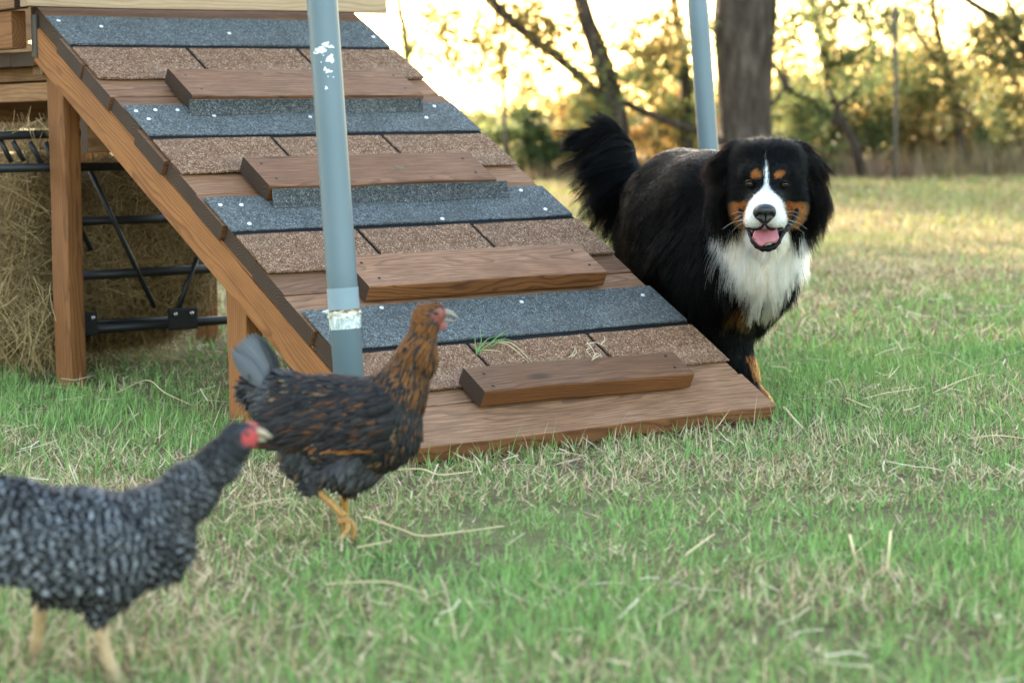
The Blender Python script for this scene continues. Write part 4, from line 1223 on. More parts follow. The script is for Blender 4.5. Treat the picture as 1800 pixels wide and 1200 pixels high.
    for i in range(n_t):
        f = i / (n_t - 1)
        c = spline([at(1347, 401, 4.64), at(1346, 407, 4.60), at(1345, 417, 4.578), at(1344, 426, 4.572)], n_t)[i]
        w = .0255 * np.interp(f, [0, .4, .8, 1], [.72, .95, 1.1, .80])
        groove = -.0035 * np.exp(-(U_ / .12) ** 2) * (.4 + .6 * (1 - f)); cup = .0045 * U_ ** 2 * (1 - .6 * f) + .003 * np.sin(U_ * 4) * f
        rows.append(np.stack([c[0] + U_ * w, c[1] - groove - cup - .006 * (1 - U_ ** 2) * f, c[2] + cup - .0055 * f * (1 - .0 * U_) * (1 - np.abs(U_) ** 3) + .002 * U_], 1))
    vt = np.concatenate(rows); m = len(U_)
    i, j = np.meshgrid(np.arange(n_t - 1), np.arange(m - 1), indexing='ij'); i, j = i.ravel(), j.ravel()
    ft = np.stack([i * m + j, i * m + j + 1, (i + 1) * m + j + 1, (i + 1) * m + j], 1)
    to = mesh_obj('tongue', vt, ft, tn.m, body, smooth=True)
    so = to.modifiers.new('thickness', 'SOLIDIFY'); so.thickness = .005; so.offset = -1
    lip = plain('lip_leather', (.004, .0035, .0035), .5, .12)
    def lipt(pts, rads):
        sp = spline(np.c_[np.array([at(*p) for p in pts]), rads], 22)
        wob = 1 + .18 * np.sin(np.arange(22) * 2.3)
        vt, ft = tube_mesh(sp[:, :3], sp[:, 3] * wob, 10); mesh_obj('lip', vt, ft, lip, body, smooth=True)
    lipt([(1317, 408, 4.625), (1324, 424, 4.60), (1334, 434, 4.588), (1347, 437, 4.582), (1359, 434, 4.588), (1369, 423, 4.60), (1377, 408, 4.625)], [.004, .0055, .0065, .007, .0065, .0055, .004])
    lipt([(1371, 416, 4.61), (1379, 405, 4.63), (1389, 394, 4.655), (1398, 380, 4.68), (1402, 368, 4.695)], [.0045, .006, .0055, .0055, .004])
    lipt([(1321, 414, 4.61), (1314, 403, 4.63), (1307, 392, 4.655), (1302, 378, 4.685), (1300, 368, 4.70)], [.003, .0035, .003, .0035, .004])
    lipt([(1312, 401, 4.606), (1328, 403, 4.590), (1338, 400, 4.578), (1344, 393, 4.570), (1350, 400, 4.578), (1362, 403, 4.590), (1377, 401, 4.606)], [.0022, .003, .003, .002, .003, .003, .0022])
    wm_ = plain('whisker_hair', (.5, .47, .42), .5, .2)
    for s, x0 in ((-1, 1311), (1, 1379)):
        for j in range(5):
            a = at(x0 - s * (j % 3) * 5, 376 + j * 3.4, 4.60); L_ = random.uniform(.030, .052)
            d = nrm(np.array([s * 1.0, random.uniform(-.1, .35), .25 - .13 * j + random.uniform(-.08, .08)]))
            pts = spline([a, a + d * L_ * .55, a + d * L_ + np.array([0, 0, -.010])], 7)
            vt, ft = tube_mesh(pts, np.linspace(.0003, .00012, 7), 5); mesh_obj('whisker', vt, ft, wm_, body, smooth=True)
M_LID = plain('eyelid_skin', (.004, .0035, .0035), .6, .08)
make_dog()
# ---------------------------------------------------------------- the hens
def feather_mat(kind):
    t = NT('feather_' + kind, .7, .10)
    sp = t.n('SeparateXYZ'); t.l(t.attr('fuv', 'Vector'), sp.inputs[0])
    T, S, Rn = sp.outputs
    a, b = t.attr('ca'), t.attr('cb')
    if kind.startswith('barred'):
        u = t.math('SUBTRACT', T, t.math('MULTIPLY', t.math('POWER', t.math('ABSOLUTE', S), 2.0), .10))
        w = t.math('SINE', t.math('ADD', t.math('MULTIPLY', u, 25.0 if kind == 'barred_wing' else 19.0), t.math('MULTIPLY', Rn, 12.0)))
        f = t.math('MULTIPLY', t.mapr(w, .1, .6), t.mapr(t.noise(t.vmath('MULTIPLY', t.attr('fuv', 'Vector'), (2.5, 1.2, 60)), 1, 2), .40, .58, .15, 1.0))
    else:
        d = t.math('ADD', t.math('POWER', t.math('DIVIDE', t.math('SUBTRACT', T, .72), .24), 2.0), t.math('POWER', t.math('DIVIDE', S, .62), 2.0))
        f = t.math('MULTIPLY', t.math('MULTIPLY', t.mapr(d, 1.25, .45), t.mapr(Rn, .15, .4)), t.mapr(t.noise(t.vmath('MULTIPLY', t.attr('fuv', 'Vector'), (6, 3, 60)), 1, 3), .36, .58, .25, 1.0))
    shaft = t.mapr(t.math('ABSOLUTE', S), .0, .10, .25, 0)
    barb = t.noise(t.vmath('MULTIPLY', t.attr('fuv', 'Vector'), (9, 60, 30)), 1, 2)
    c = t.mix(f, a, b)
    c = t.mix(t.mapr(barb, .35, .75, 0, .35), c, (.02, .02, .022))
    t.color(t.mix(shaft, c, (.12, .11, .10)))
    tr = t.n('BsdfTranslucent'); t.l(c, tr.inputs[0])
    mx = t.n('MixShader'); mx.inputs[0].default_value = .12
    t.l(t.b.outputs[0], mx.inputs[1]); t.l(tr.outputs[0], mx.inputs[2]); t.l(mx.outputs[0], t.out.inputs[0])
    return t.m
def feathers(name, P, N, Dr, L, W, lift, ca, cb, mat, parent, rg, curl=.25):
    """overlapping cupped feathers rooted at P, lying along Dr"""
    n = len(P); nr, nc = 6, 5
    Dr = nrm(Dr - N * (Dr * N).sum(1, keepdims=True)); d0 = nrm(Dr + N * lift[:, None]); S = nrm(np.cross(d0, N)); Nn = nrm(np.cross(S, d0))
    ts = np.linspace(0, 1, nr); prof = np.array([.30, .78, 1.0, .98, .72, .18]); ss = np.linspace(-1, 1, nc)
    v = np.zeros((n, nr, nc, 3)); uv = np.zeros((n, nr, nc, 3)); R_ = rg.random(n)
    for i, t in enumerate(ts):
        for j, s in enumerate(ss):
            w = W * prof[i] * s
            tt = t - .10 * s * s * t
            v[:, i, j] = P + d0 * (L * tt)[:, None] + S * w[:, None] - Nn * (np.abs(w) * .35 + curl * L * t * t * .55)[:, None]
            uv[:, i, j] = np.stack([np.full(n, t), np.full(n, s), R_], 1)
    v = v.reshape(-1, 3); uv = uv.reshape(-1, 3)
    b = (np.arange(n) * nr * nc)[:, None]
    f = np.concatenate([b + np.array([i * nc + j, i * nc + j + 1, (i + 1) * nc + j + 1, (i + 1) * nc + j]) for i in range(nr - 1) for j in range(nc - 1)])
    me = np_mesh(name, v, f, smooth=True, attrs={'fuv': uv})
    for k, c in (('ca', ca), ('cb', cb)):
        cc = np.ones((len(v), 4), np.float32); cc[:, :3] = np.repeat(c, nr * nc, 0)
        me.attributes.new(k, 'FLOAT_COLOR', 'POINT').data.foreach_set('color', cc.ravel())
    me.materials.append(mat)
    return link(bpy.data.objects.new(name, me), parent)
def scaly(name, c):
    t = NT(name, .5, .35); o = t.obj()
    n1 = t.vor(t.vmath('MULTIPLY', o, (1, 1, 1.4)), 260)
    t.color(t.mix(t.mapr(n1, .1, .7), c, tuple(x * .55 for x in c))); t.bump(n1, .5, .0012); return t.m
M_SHANK = scaly('hen_shank', (.52, .27, .075)); M_SHANK2 = scaly('pale_shank', (.56, .38, .20))
M_CLAW = plain('claw_horn', (.16, .12, .08), .4, .4)
def wattle_mat(name, c):
    t = NT(name, .5, .4); n1 = t.noise(t.obj(), 240, 4)
    t.color(t.mix(n1, tuple(x * .55 for x in c), c)); t.bump(n1, .8, .002); return t.m
def hen_leg(parent, pts, toes, r0, mat):
    """shank from the hock to the foot, then toes (each a list of points), claws at the ends"""
    sp = spline(pts, 9); rad = np.interp(np.linspace(0, 1, 9), [0, .25, .8, 1], [r0 * 1.35, r0, r0, r0 * 1.25])
    leg = mesh_obj('leg', *tube_mesh(sp, rad, 12), mat, parent, smooth=True)
    for t in toes:
        s = spline([sp[-1]] + t, 8); rr = np.interp(np.linspace(0, 1, 8), [0, 1], [r0 * .85, r0 * .5]) * (1 + .12 * np.sin(np.arange(8) * 2.6))
        mesh_obj('toe', *tube_mesh(s, rr, 10), mat, leg, smooth=True)
        d = nrm(s[-1] - s[-2])
        mesh_obj('claw', *tube_mesh(spline([s[-1] - d * .002, s[-1] + d * .006, s[-1] + d * .010 - np.array([0, 0, .003])], 5), np.linspace(r0 * .42, .0003, 5), 8), M_CLAW, leg, smooth=True)
    return leg
def hen(label, prims, comb_fn, n, kind, head, Y, seed, skincol):
    rg = np.random.default_rng(seed)
    pr = [dict(reg=p[0], a=at(p[1], p[2], Y + p[9] if len(p) > 9 else Y), ra=p[3] * Y / F_PX, b=at(p[4], p[5], Y + p[9] if len(p) > 9 else Y), rb=p[6] * Y / F_PX, k=p[7]) for p in prims]
    v, q = sdf_build(pr, .0055, pad=.03); v = smooth_verts(v, q, 2)
    body = mesh_obj('hen', v, q, skin_mat('hen_skin_' + kind), cols=np.where((np.hypot(proj(v)[0] - head[0], proj(v)[1] - head[1]) < head[2])[:, None], head[3], skincol), smooth=True)
    tag(body, label, 'hen', None)
    P, N = sample_surface(v, q, n, lambda c: comb_fn(c, None, 'w', rg), rg)
    keep, Dr, L, W, lift, ca, cb = comb_fn(P, N, 'f', rg)
    k = keep
    feathers('plumage', P[k], N[k], Dr[k], L[k], W[k], lift[k], ca[k], cb[k], feather_mat(kind), body, rg)['kind'] = 'stuff'
    return body, rg
def head_bits(body, beak_pts, beak_r, eye, face, comb, wattle, Y, red, beakcol):
    k = Y / F_PX
    mesh_obj('beak', *tube_mesh(spline([at(x, y, Y) for x, y in beak_pts[0]], 8), np.interp(np.linspace(0, 1, 8), [0, .5, 1], [beak_r[0] * k, beak_r[0] * k * .72, .0008]), 12), plain('beak_horn', beakcol, .4, .4, var=.25), body, smooth=True)
    mesh_obj('beak', *tube_mesh(spline([at(x, y, Y) for x, y in beak_pts[1]], 6), np.linspace(beak_r[1] * k, .0008, 6), 10), plain('beak_horn', beakcol, .4, .4, var=.25), body, smooth=True)
    M_RED = wattle_mat('red_skin', red)
    for s in (-1, 1):
        for (x, y, rx, ry, dy) in face:
            bm = bmesh.new(); bmesh.ops.create_icosphere(bm, subdivisions=3, radius=1, matrix=Matrix.Diagonal((rx * k, 5 * k, ry * k, 1)))
            for vv in bm.verts: vv.co *= 1 + .10 * math.sin(vv.co.x * 900) * math.sin(vv.co.z * 800 + 1)
            bm_obj('face_skin', bm, M_RED, body, Matrix.Translation(V(at(x, y, Y) + np.array([0, s * dy * k, 0]))), smooth=True)
        bm = bmesh.new(); bmesh.ops.create_uvsphere(bm, u_segments=16, v_segments=10, radius=1, matrix=Matrix.Diagonal((eye[2] * k, eye[2] * k * .6, eye[2] * k, 1)))
        t = NT('hen_eye', .08, .6); t.color((.05, .022, .008))
        bm_obj('eye', bm, t.m, body, Matrix.Translation(V(at(eye[0], eye[1], Y) + np.array([0, s * eye[3] * k, 0]))), smooth=True)
        for (x, y, rx, ry, dy) in wattle:
            bm = bmesh.new(); bmesh.ops.create_icosphere(bm, subdivisions=3, radius=1, matrix=Matrix.Diagonal((rx * k, 2.6 * k, ry * k, 1)))
            bm_obj('wattle', bm, M_RED, body, Matrix.Translation(V(at(x, y, Y) + np.array([0, s * dy * k, 0]))), smooth=True)
    # single low comb with small points
    pts = [at(x, y, Y) for x, y in comb]
    bm = bmesh.new(); n = len(pts); c0 = np.array([at(x, y + 9, Y) for x, y in comb])
    f_, b_ = [], []
    for p in list(pts) + list(c0[::-1]):
        f_.append(bm.verts.new(V(p + np.array([0, -.0022, 0])))); b_.append(bm.verts.new(V(p + np.array([0, .0022, 0]))))
    bm.faces.new(f_); bm.faces.new(b_[::-1]); m = len(f_)
    for i in range(m): bm.faces.new([f_[(i + 1) % m], f_[i], b_[i], b_[(i + 1) % m]])
    bmesh.ops.recalc_face_normals(bm, faces=bm.faces)
    bm_obj('comb', bm, M_RED, body)

# --- brown and black hen
def hen_brown():
    Y = 3.52; k = Y / F_PX
    prims = [('body', 672, 728, 66, 668, 750, 68, .02), ('body', 588, 742, 76, 660, 742, 72, .03), ('body', 505, 712, 55, 585, 738, 72, .03), ('rump', 462, 690, 24, 505, 706, 50, .02),
             ('fluff', 545, 782, 50, 620, 792, 60, .03), ('neck', 708, 676, 48, 734, 622, 31, .02), ('neck', 734, 622, 31, 747, 575, 25, .015), ('head', 750, 556, 24, 766, 551, 20, .012),
             ('thigh', 605, 810, 40, 614, 850, 18, .015, 0, .03), ('thigh', 585, 805, 38, 558, 836, 17, .015, 0, -.035)]
    regs = ['body', 'rump', 'fluff', 'neck', 'head', 'thigh']
    segs = [(p[0], at(p[1], p[2], Y), at(p[4], p[5], Y), p[3] * k, p[6] * k) for p in prims]
    def reg_of(P):
        D = np.full((len(P), 6), 9.0)
        for r, a, b, ra, rb in segs:
            i = regs.index(r); D[:, i] = np.minimum(D[:, i], prim_d(dict(a=a, b=b, ra=ra, rb=rb), P.astype(np.float32)))
        return D.argmin(1)
    def fn(P, N, mode, rg):
        r = reg_of(P)
        if mode == 'w': return np.array([1, 1.2, .8, 3.6, 6, 1.3])[r] * np.where(P[:, 1] > Y + .03, .5, 1)
        n = len(P); x, y = proj(P); one = np.ones(n)
        Dr = np.zeros((n, 3))
        Dr[r == 0] = [-1, 0, -.22]; Dr[r == 1] = [-1, 0, .25]; Dr[r == 2] = [-.55, 0, -.85]; Dr[r == 5] = [-.15, 0, -1]
        Dr[r == 3] = [-.45, 0, -1]; Dr[r == 4] = [-1, 0, -.15]
        breast = (r == 0) & (x > 690); Dr[breast] = [-.45, 0, -1.0]
        Dr += rg.normal(0, .13, (n, 3))
        L = np.array([.030, .040, .034, .030, .010, .016])[r] * rg.uniform(.8, 1.2, n); W = np.array([.0074, .0075, .0085, .0030, .0024, .007])[r] * rg.uniform(.85, 1.15, n)
        L = np.where((r == 3) & (y < 600), .018, L)
        lift = np.array([.16, .22, .34, .13, .10, .25])[r] * rg.uniform(.6, 1.5, n)
        dark = np.array([.014, .013, .013]); grey = np.array([.062, .060, .064]); brown = np.array([.15, .056, .013]); orange = np.array([.16, .062, .021]); buff = np.array([.23, .15, .075])
        ca = dark * rg.uniform(.7, 1.8, (n, 1)); u = rg.random((n, 1))
        cb = np.where(u < .6, orange * rg.uniform(.5, 1.1, (n, 1)), buff * rg.uniform(.5, 1.0, (n, 1)))
        # grey plain feathers on the rear and fluff
        fl = (r == 2) | (r == 5) | (r == 1) | ((r == 0) & (x < 500))
        ca[fl] = grey * rg.uniform(.5, 1.25, (fl.sum(), 1)); plain_ = fl & (rg.random(n) < .88); cb[plain_] = ca[plain_] * 1.5
        nk = np.clip((y - 560) / 110, 0, 1)
        bro = ((r == 3) | (r == 4)) & (rg.random(n) > nk * .75)
        ca[bro] = brown * rg.uniform(.5, 1.5, (bro.sum(), 1)); cb[bro] = ca[bro] * 1.25
        dim = (r == 0) & (rg.random(n) < .55); cb[dim] = ca[dim] * 1.6
        face = (r == 4) & (x > 761) & (y > 541); keep = ~face & (x < 778)
        return keep, Dr, L, W, lift, ca, cb
    body, rg = hen('brown and black speckled hen walking right in front of the grey pole', prims, fn, 6800, 'laced', (774, 555, 15, (.19, .06, .045)), Y, 3, (.03, .026, .025))
    # wing: folded, with longer flight feathers showing rust at the lower edge
    def wing(sgn):
        xs = [(690, 700), (560, 690), (585, 775), (690, 765)]
        n = 340
        u, w = rg.random(n), rg.random(n)
        px = 700 - 190 * u; py = 690 + 30 * u * .3 + 88 * w * (1 - .25 * u) - 8
        base = np.array([at(a, b, Y) for a, b in zip(px, py)])
        dep = (.067 + .012 * np.sin(w * 3)) * np.sqrt(np.clip(1 - ((px - 620) / 150) ** 2 * .45, .2, 1)); base[:, 1] += sgn * dep
        N = np.tile([0, sgn * 1.0, .25], (n, 1)) + np.stack([.4 * (px - 620) / 100, 0 * px, .5 * (.5 - w)], 1); N = nrm(N)
        Dr = np.tile([-1, 0, -.28], (n, 1)) + rg.normal(0, .06, (n, 3))
        L = (.030 + .032 * u + .016 * w) * rg.uniform(.8, 1.2, n); W = .0078 + .002 * w
        ca = np.array([.015, .013, .013]) * rg.uniform(.6, 1.8, (n, 1)); cb = np.array([.17, .064, .021]) * rg.uniform(.2, 1.1, (n, 1)); pl = rg.random(n) < .58; cb[pl] = ca[pl] * 1.7
        rust = (w > .955); ca[rust] = np.array([.26, .10, .03]) * rg.uniform(.6, 1.2, (rust.sum(), 1)); cb[rust] = np.array([.30, .12, .035])
        feathers('wing', base, N, Dr, L, W, np.full(n, .07), ca, cb, feather_mat('wing'), body, rg, curl=.12)['kind'] = 'stuff'
    wing(-1); wing(1)
    # upright tail fan
    for j in range(13):
        f = j / 12; a0 = at(466 + 18 * f, 676, Y) + np.array([0, (f - .5) * .05, 0]); tipx, tipy = 418 + 56 * f, 622 - 28 * math.sin(f * 2.5 + .2)
        tp = at(tipx, tipy, Y) + np.array([0, (f - .5) * .085, 0]); d = tp - a0; L = np.linalg.norm(d) * 1.12
        feathers('tail_feather', a0[None], nrm(np.array([[.25, -1 if f < .6 else 1, .1]])), d[None], np.array([L]), np.array([.0135]), np.array([.02]), np.array([[.115, .118, .125]]) * (.7 + .6 * random.random()), np.array([[.05, .052, .058]]), M_TAILF, body, rg, curl=.05)
    head_bits(body, [[(775, 548), (792, 551), (807, 560)], [(776, 562), (788, 563), (800, 565)]], (7.5, 5), (767, 547, 4.6, 20), [(770, 550, 10, 10, 13)], [(762, 535), (767, 531), (772, 535), (777, 534), (781, 540), (784, 545)], [(777, 572, 8.5, 9, 6)], Y, (.30, .085, .075), (.22, .19, .15))
    # lifted right leg, toes hanging; standing leg behind it
    P_ = lambda x, y, d=0: at(x, y, Y + d)
    hen_leg(body, [P_(556, 862, -.03), P_(578, 880, -.035), P_(606, 908, -.04)], [[P_(622, 925, -.045), P_(620, 950, -.045)], [P_(612, 928, -.06), P_(598, 948, -.065)], [P_(606, 926, -.03), P_(602, 946, -.025)], [P_(600, 918, -.05), P_(592, 912, -.055)]], .0060, M_SHANK)
    g = ground_at(628, 946, .006)
    hen_leg(body, [P_(604, 872, .03), P_(608, 902, .045), P_(612, 938, .055)], [[P_(626, 948, .03), P_(638, 953, .02)], [P_(626, 944, .06), P_(641, 946, .07)], [P_(614, 950, .01), P_(616, 957, -.01)], [P_(604, 944, .06), P_(596, 946, .07)]], .0056, M_SHANK)
def tailmat():
    t = NT('tail_feather_grey', .6, .25); sp = t.n('SeparateXYZ'); t.l(t.attr('fuv', 'Vector'), sp.inputs[0])
    st = t.noise(t.vmath('MULTIPLY', t.attr('fuv', 'Vector'), (2, 14, 9)), 1, 3)
    t.color(t.mix(st, t.attr('cb'), t.attr('ca'))); return t.m
M_TAILF = tailmat()
hen_brown()

# --- barred hen in front
def hen_barred():
    Y = 2.66; k = Y / F_PX
    prims = [('body', 265, 944, 74, 200, 955, 81, .03), ('body', 120, 948, 74, 195, 955, 80, .03), ('body', 46, 918, 58, 120, 948, 74, .03), ('rump', -25, 880, 34, 40, 915, 56, .03),
             ('neck', 285, 905, 60, 340, 856, 39, .02), ('neck', 340, 856, 39, 395, 801, 29, .02), ('neck', 395, 801, 29, 418, 775, 26, .015), ('head', 420, 768, 26, 438, 765, 21, .012),
             ('fluff', 125, 992, 50, 196, 994, 53, .03), ('thigh', 182, 1008, 40, 180, 1062, 17, .015, 0, -.03), ('thigh', 104, 996, 36, 80, 1034, 16, .015, 0, .04)]
    regs = ['body', 'rump', 'fluff', 'neck', 'head', 'thigh']
    segs = [(p[0], at(p[1], p[2], Y), at(p[4], p[5], Y), p[3] * k, p[6] * k) for p in prims]
    def reg_of(P):
        D = np.full((len(P), 6), 9.0)
        for r, a, b, ra, rb in segs:
            i = regs.index(r); D[:, i] = np.minimum(D[:, i], prim_d(dict(a=a, b=b, ra=ra, rb=rb), P.astype(np.float32)))
        return D.argmin(1)
    def fn(P, N, mode, rg):
        r = reg_of(P)
        if mode == 'w': return np.array([1, 1.2, .9, 2.2, 5, 1.3])[r] * np.where(P[:, 1] > Y + .03, .5, 1)
        n = len(P); x, y = proj(P); Dr = np.zeros((n, 3))
        Dr[r == 0] = [-1, 0, -.35]; Dr[r == 1] = [-1, 0, .3]; Dr[r == 2] = [-.5, 0, -.85]; Dr[r == 5] = [-.1, 0, -1]; Dr[r == 3] = [-.85, 0, -.6]; Dr[r == 4] = [-1, 0, -.2]
        breast = (r == 0) & (x > 290); Dr[breast] = [-.5, 0, -1]
        Dr += rg.normal(0, .24, (n, 3))
        L = np.array([.032, .038, .030, .024, .010, .015])[r] * rg.uniform(.8, 1.2, n); W = np.array([.0082, .0085, .009, .0045, .0026, .007])[r] * rg.uniform(.85, 1.15, n)
        lift = np.array([.16, .22, .30, .13, .10, .25])[r] * rg.uniform(.6, 2.6, n)
        ca = np.array([.008, .008, .009]) * rg.uniform(.6, 1.5, (n, 1)); cb = np.array([.30, .31, .33]) * rg.uniform(.25, 1.3, (n, 1))
        hd = (r == 4) | ((r == 3) & (y < 800)); cb[hd] *= .45; ca[hd] *= 1.4
        face = (r == 4) & (x > 427) & (y > 752); keep = ~face & (x < 446)
        return keep, Dr, L, W, lift, ca, cb
    body, rg = hen('grey and white barred hen nearest the camera at the left edge', prims, fn, 7000, 'barred', (440, 768, 15, (.40, .06, .06)), Y, 4, (.04, .042, .05))
    def wing(sgn):
        n = 330; u, w = rg.random(n), rg.random(n)
        px = 275 - 230 * u; py = 905 + 100 * w * (1 - .2 * u)
        base = np.array([at(a, b, Y) for a, b in zip(px, py)])
        base[:, 1] += sgn * (.066 + .008 * np.sin(w * 3)) * np.sqrt(np.clip(1 - ((px - 170) / 170) ** 2 * .5, .2, 1))
        N = nrm(np.tile([0, sgn * 1.0, .25], (n, 1)) + np.stack([.4 * (px - 170) / 100, 0 * px, .5 * (.5 - w)], 1))
        Dr = np.tile([-1, 0, -.22], (n, 1)) + rg.normal(0, .06, (n, 3)); L = (.036 + .03 * u + .015 * w) * rg.uniform(.8, 1.2, n); W = .0085 + .002 * w
        ca = np.array([.015, .016, .018]) * rg.uniform(.6, 1.5, (n, 1)); cb = np.array([.32, .33, .35]) * rg.uniform(.5, 1.2, (n, 1))
        feathers('wing', base, N, Dr, L, W, np.full(n, .07), ca, cb, WING_B, body, rg, curl=.12)['kind'] = 'stuff'
    WING_B = feather_mat('barred_wing')
    wing(-1); wing(1)
    for j in range(9):
        f = j / 8; a0 = at(-10, 870 + 16 * f, Y) + np.array([0, (f - .5) * .05, 0]); tp = at(-75 + 20 * f, 800 + 22 * f, Y) + np.array([0, (f - .5) * .09, 0]); d = tp - a0
        feathers('tail_feather', a0[None], nrm(np.array([[.25, -1 if f < .6 else 1, .1]])), d[None], np.array([np.linalg.norm(d) * 1.15]), np.array([.019]), np.array([.02]), np.array([[.03, .032, .038]]), np.array([[.26, .28, .31]]), feather_mat('barred_tail') if j == 0 else bpy.data.materials['feather_barred'], body, rg, curl=.05)
    head_bits(body, [[(446, 758), (462, 760), (478, 769)], [(446, 771), (458, 772), (468, 773)]], (8, 6), (437, 758, 4, 24), [(436, 765, 11, 12, 15), (428, 777, 7, 7, 15)], [(428, 745), (434, 739), (440, 743), (446, 741), (453, 748), (458, 754)], [(432, 786, 9, 10, 7), (442, 776, 9, 10, 10)], Y, (.55, .09, .10), (.40, .32, .20))
    P_ = lambda x, y, d=0: at(x, y, Y + d)
    hen_leg(body, [P_(72, 1060, .05), P_(64, 1130, .06), P_(54, 1186, .07)], [[P_(40, 1178, .07), P_(28, 1166, .07)], [P_(62, 1198, .05), P_(78, 1206, .03)], [P_(66, 1194, .09), P_(84, 1198, .11)], [P_(52, 1200, .04), P_(54, 1212, .0)]], .0078, M_SHANK2)
    hen_leg(body, [P_(176, 1096, -.03), P_(190, 1155, -.035), P_(216, 1206, -.04)], [[P_(232, 1216, -.03), P_(250, 1222, -.02)], [P_(234, 1224, -.07), P_(250, 1234, -.10)], [P_(224, 1226, -.09), P_(228, 1240, -.12)], [P_(206, 1212, -.02), P_(196, 1216, -.01)]], .0078, M_SHANK2)
hen_barred()
# ---------------------------------------------------------------- straw lying about
def straw_stalk(px_pts, label, r=.0016, z=.03, on=None):
    pts = []
    for i, (x, y) in enumerate(px_pts):
        p = ground_at(x, y, z if 0 < i < len(px_pts) - 1 else z * .6); pts.append(p)
    sp = spline(pts, 5 * len(pts)); sp[:, 2] += 0
    v, f = tube_mesh(sp, np.linspace(r, r * .6, len(sp)) * .8, 6)
    o = mesh_obj('straw_stalk', v, f, M_STRAW, smooth=True)
    tag(o, label, 'straw', 'dry straw stalks on the grass')
straw_stalk([(205, 690), (258, 668), (290, 690), (338, 712)], 'bent pale straw stalk in the grass right of the tall left post', .0017, .05)
straw_stalk([(430, 890), (470, 880), (508, 874)], 'short straw stalk just right of the barred hen breast', .002)
straw_stalk([(640, 908), (700, 928), (742, 941), (810, 934), (886, 924)], 'longest straw stalk curving right of the lifted hen foot', .0022)
straw_stalk([(690, 826), (740, 824), (775, 834), (830, 828)], 'crooked straw at the foot of the ramp beside the brown hen', .0024)
straw_stalk([(572, 1027), (640, 1022), (690, 1024), (745, 1042)], 'straw stalk in the near grass below the brown hen', .0021)
straw_stalk([(1204, 976), (1230, 956), (1256, 938)], 'short slanting straw in the middle of the lawn', .0024)
straw_stalk([(1494, 940), (1499, 962), (1507, 994)], 'left of two pale upright straws in the right foreground', .0026, .06)
straw_stalk([(1566, 934), (1563, 962), (1559, 1000)], 'right of two pale upright straws in the right foreground', .0026, .06)
straw_stalk([(1378, 716), (1393, 733), (1411, 752)], 'broad white straw chip beside the lower right ramp corner', .0042)
straw_stalk([(1488, 700), (1508, 708), (1530, 717)], 'short straw stub right of the ramp on the lawn', .0030)
straw_stalk([(1516, 701), (1560, 690), (1600, 684), (1624, 680)], 'long thin straw lying right of the dog', .0019)
straw_stalk([(1700, 771), (1750, 765), (1800, 770)], 'straw stalk lying at the right edge of the lawn', .0021)
straw_stalk([(628, 962), (655, 956), (688, 950)], 'short straw just below the brown hen toes', .0020)
straw_stalk([(1553, 672), (1566, 660), (1582, 642)], 'thin straw standing aslant on the lawn right of the dog', .0016, .04)
straw_stalk([(780, 785), (805, 800), (840, 815)], 'thin straw against the front edge of the ramp', .0018)
straw_stalk([(1640, 690), (1690, 668), (1730, 655)], 'faint straw farther back near the right edge', .0019)
# many small bits of chopped straw
def chaff():
    rg = np.random.default_rng(55); n = 1500
    Y = np.sqrt(rg.random(n) * (8 ** 2 - 2.4 ** 2) + 2.4 ** 2); X = (rg.random(n) * 2 - 1) * Y * .27
    d = np.stack([X - RB[0], Y - RB[1]], 1); w_, t_ = d @ rc[:2], d @ ruh[:2]
    k = ~((w_ > 0) & (w_ < RW) & (t_ > 0) & (t_ < .5)) & (vnoise(X, Y, 60, 2.2) > .40); X, Y = X[k], Y[k]; n = len(X)
    az = rg.random(n) * 6.28; L = rg.uniform(.02, .085, n); tl = rg.normal(0, .22, n)
    D = np.stack([np.cos(az), np.sin(az), tl], 1); S = np.stack([-np.sin(az), np.cos(az), .5 + 0 * az], 1) * rg.uniform(.0007, .0016, n)[:, None]
    P = np.stack([X, Y, rg.uniform(.008, .035, n)], 1); bn = rg.normal(0, .15, (n, 3)); rows = []
    for t in (-.5, 0, .5):
        c = P + D * (L * t)[:, None] + bn * (L * t * t)[:, None]; rows += [c - S, c + S]
    v = np.stack(rows, 1).reshape(-1, 3); v[:, 2] = np.maximum(v[:, 2], .003); b = np.arange(n)[:, None] * 6
    f = np.concatenate([b + np.array([2 * i, 2 * i + 1, 2 * i + 3, 2 * i + 2]) for i in range(2)])
    r = rg.random((n, 1)); c = (1 - r) * np.array([.40, .31, .18]) + r * np.array([.66, .57, .40])
    tag(mesh_obj('straw_litter', v, f, M_HAY, cols=np.repeat(c, 6, 0)), kind='stuff')
chaff()
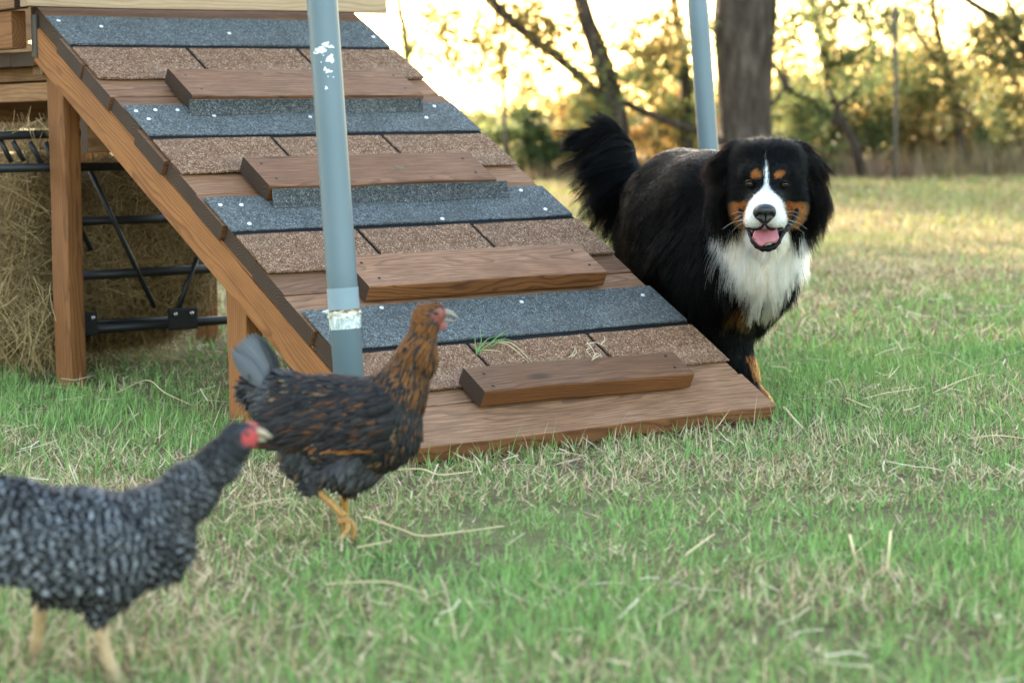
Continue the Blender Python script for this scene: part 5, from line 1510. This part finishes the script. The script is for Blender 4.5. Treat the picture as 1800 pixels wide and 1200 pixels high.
# bits on the ramp: a torn grass tuft and a twist of hay
def on_ramp(name, segs, mat, label, cat, r, cols):
    parts, cc = [], []
    for j, s in enumerate(segs):
        pts = [rp(*ramp_hit(x, y, .0), 0) + rn * h for x, y, h in s]
        v, f = tube_mesh(spline(pts, 8), np.linspace(r, r * .35, 8), 5); parts.append((v, f)); cc.append(np.tile(cols[j % len(cols)], (len(v), 1)))
    v, f = join(parts)
    tag(mesh_obj(name, v, f, mat, cols=np.concatenate(cc), smooth=True), label, cat)
gr, ye = (.16, .30, .10), (.55, .45, .26)
on_ramp('grass_tuft', [[(835, 628, .010), (850, 612, .020), (868, 606, .022)], [(835, 628, .010), (842, 612, .018), (838, 596, .026)], [(838, 626, .010), (862, 615, .020), (884, 608, .020)], [(850, 620, .012), (875, 606, .028), (890, 602, .034)],
    [(860, 618, .012), (880, 612, .022), (905, 612, .016)], [(868, 612, .016), (892, 622, .020), (930, 648, .012)], [(872, 610, .016), (900, 622, .022), (942, 655, .012)], [(845, 622, .010), (862, 624, .012), (880, 626, .011)], [(836, 630, .01), (832, 616, .016), (830, 604, .022)]],
    M_GRASS, 'small torn tuft of green grass lying on the lowest brown shingle row', 'grass tuft', .0016, [gr, gr, gr, gr, gr, ye, ye, ye, gr])
on_ramp('hay_wisp', [[(1020, 636, .050), (1026, 648, .055), (1036, 660, .050)], [(1018, 640, .050), (1034, 642, .058), (1052, 645, .052)], [(1024, 648, .052), (1018, 655, .056), (1028, 662, .050)], [(1030, 664, .050), (1036, 660, .056), (1046, 664, .051)], [(1028, 668, .05), (1038, 664, .055), (1044, 660, .052)], [(1044, 640, .050), (1050, 636, .056), (1048, 630, .058)]],
    M_HAY, 'pale twist of hay lying on the lowest cleat', 'hay wisp', .0012, [(.66, .56, .38)])
on_ramp('hay_wisp', [[(1000, 634, .012), (1006, 628, .018), (1004, 622, .022)], [(996, 636, .012), (1004, 634, .016), (1012, 630, .014)], [(1002, 636, .012), (1008, 634, .020), (1006, 627, .024)]],
    M_HAY, 'tiny wisp of hay on the brown shingle just above the lowest cleat', 'hay wisp', .0011, [(.60, .49, .30)])
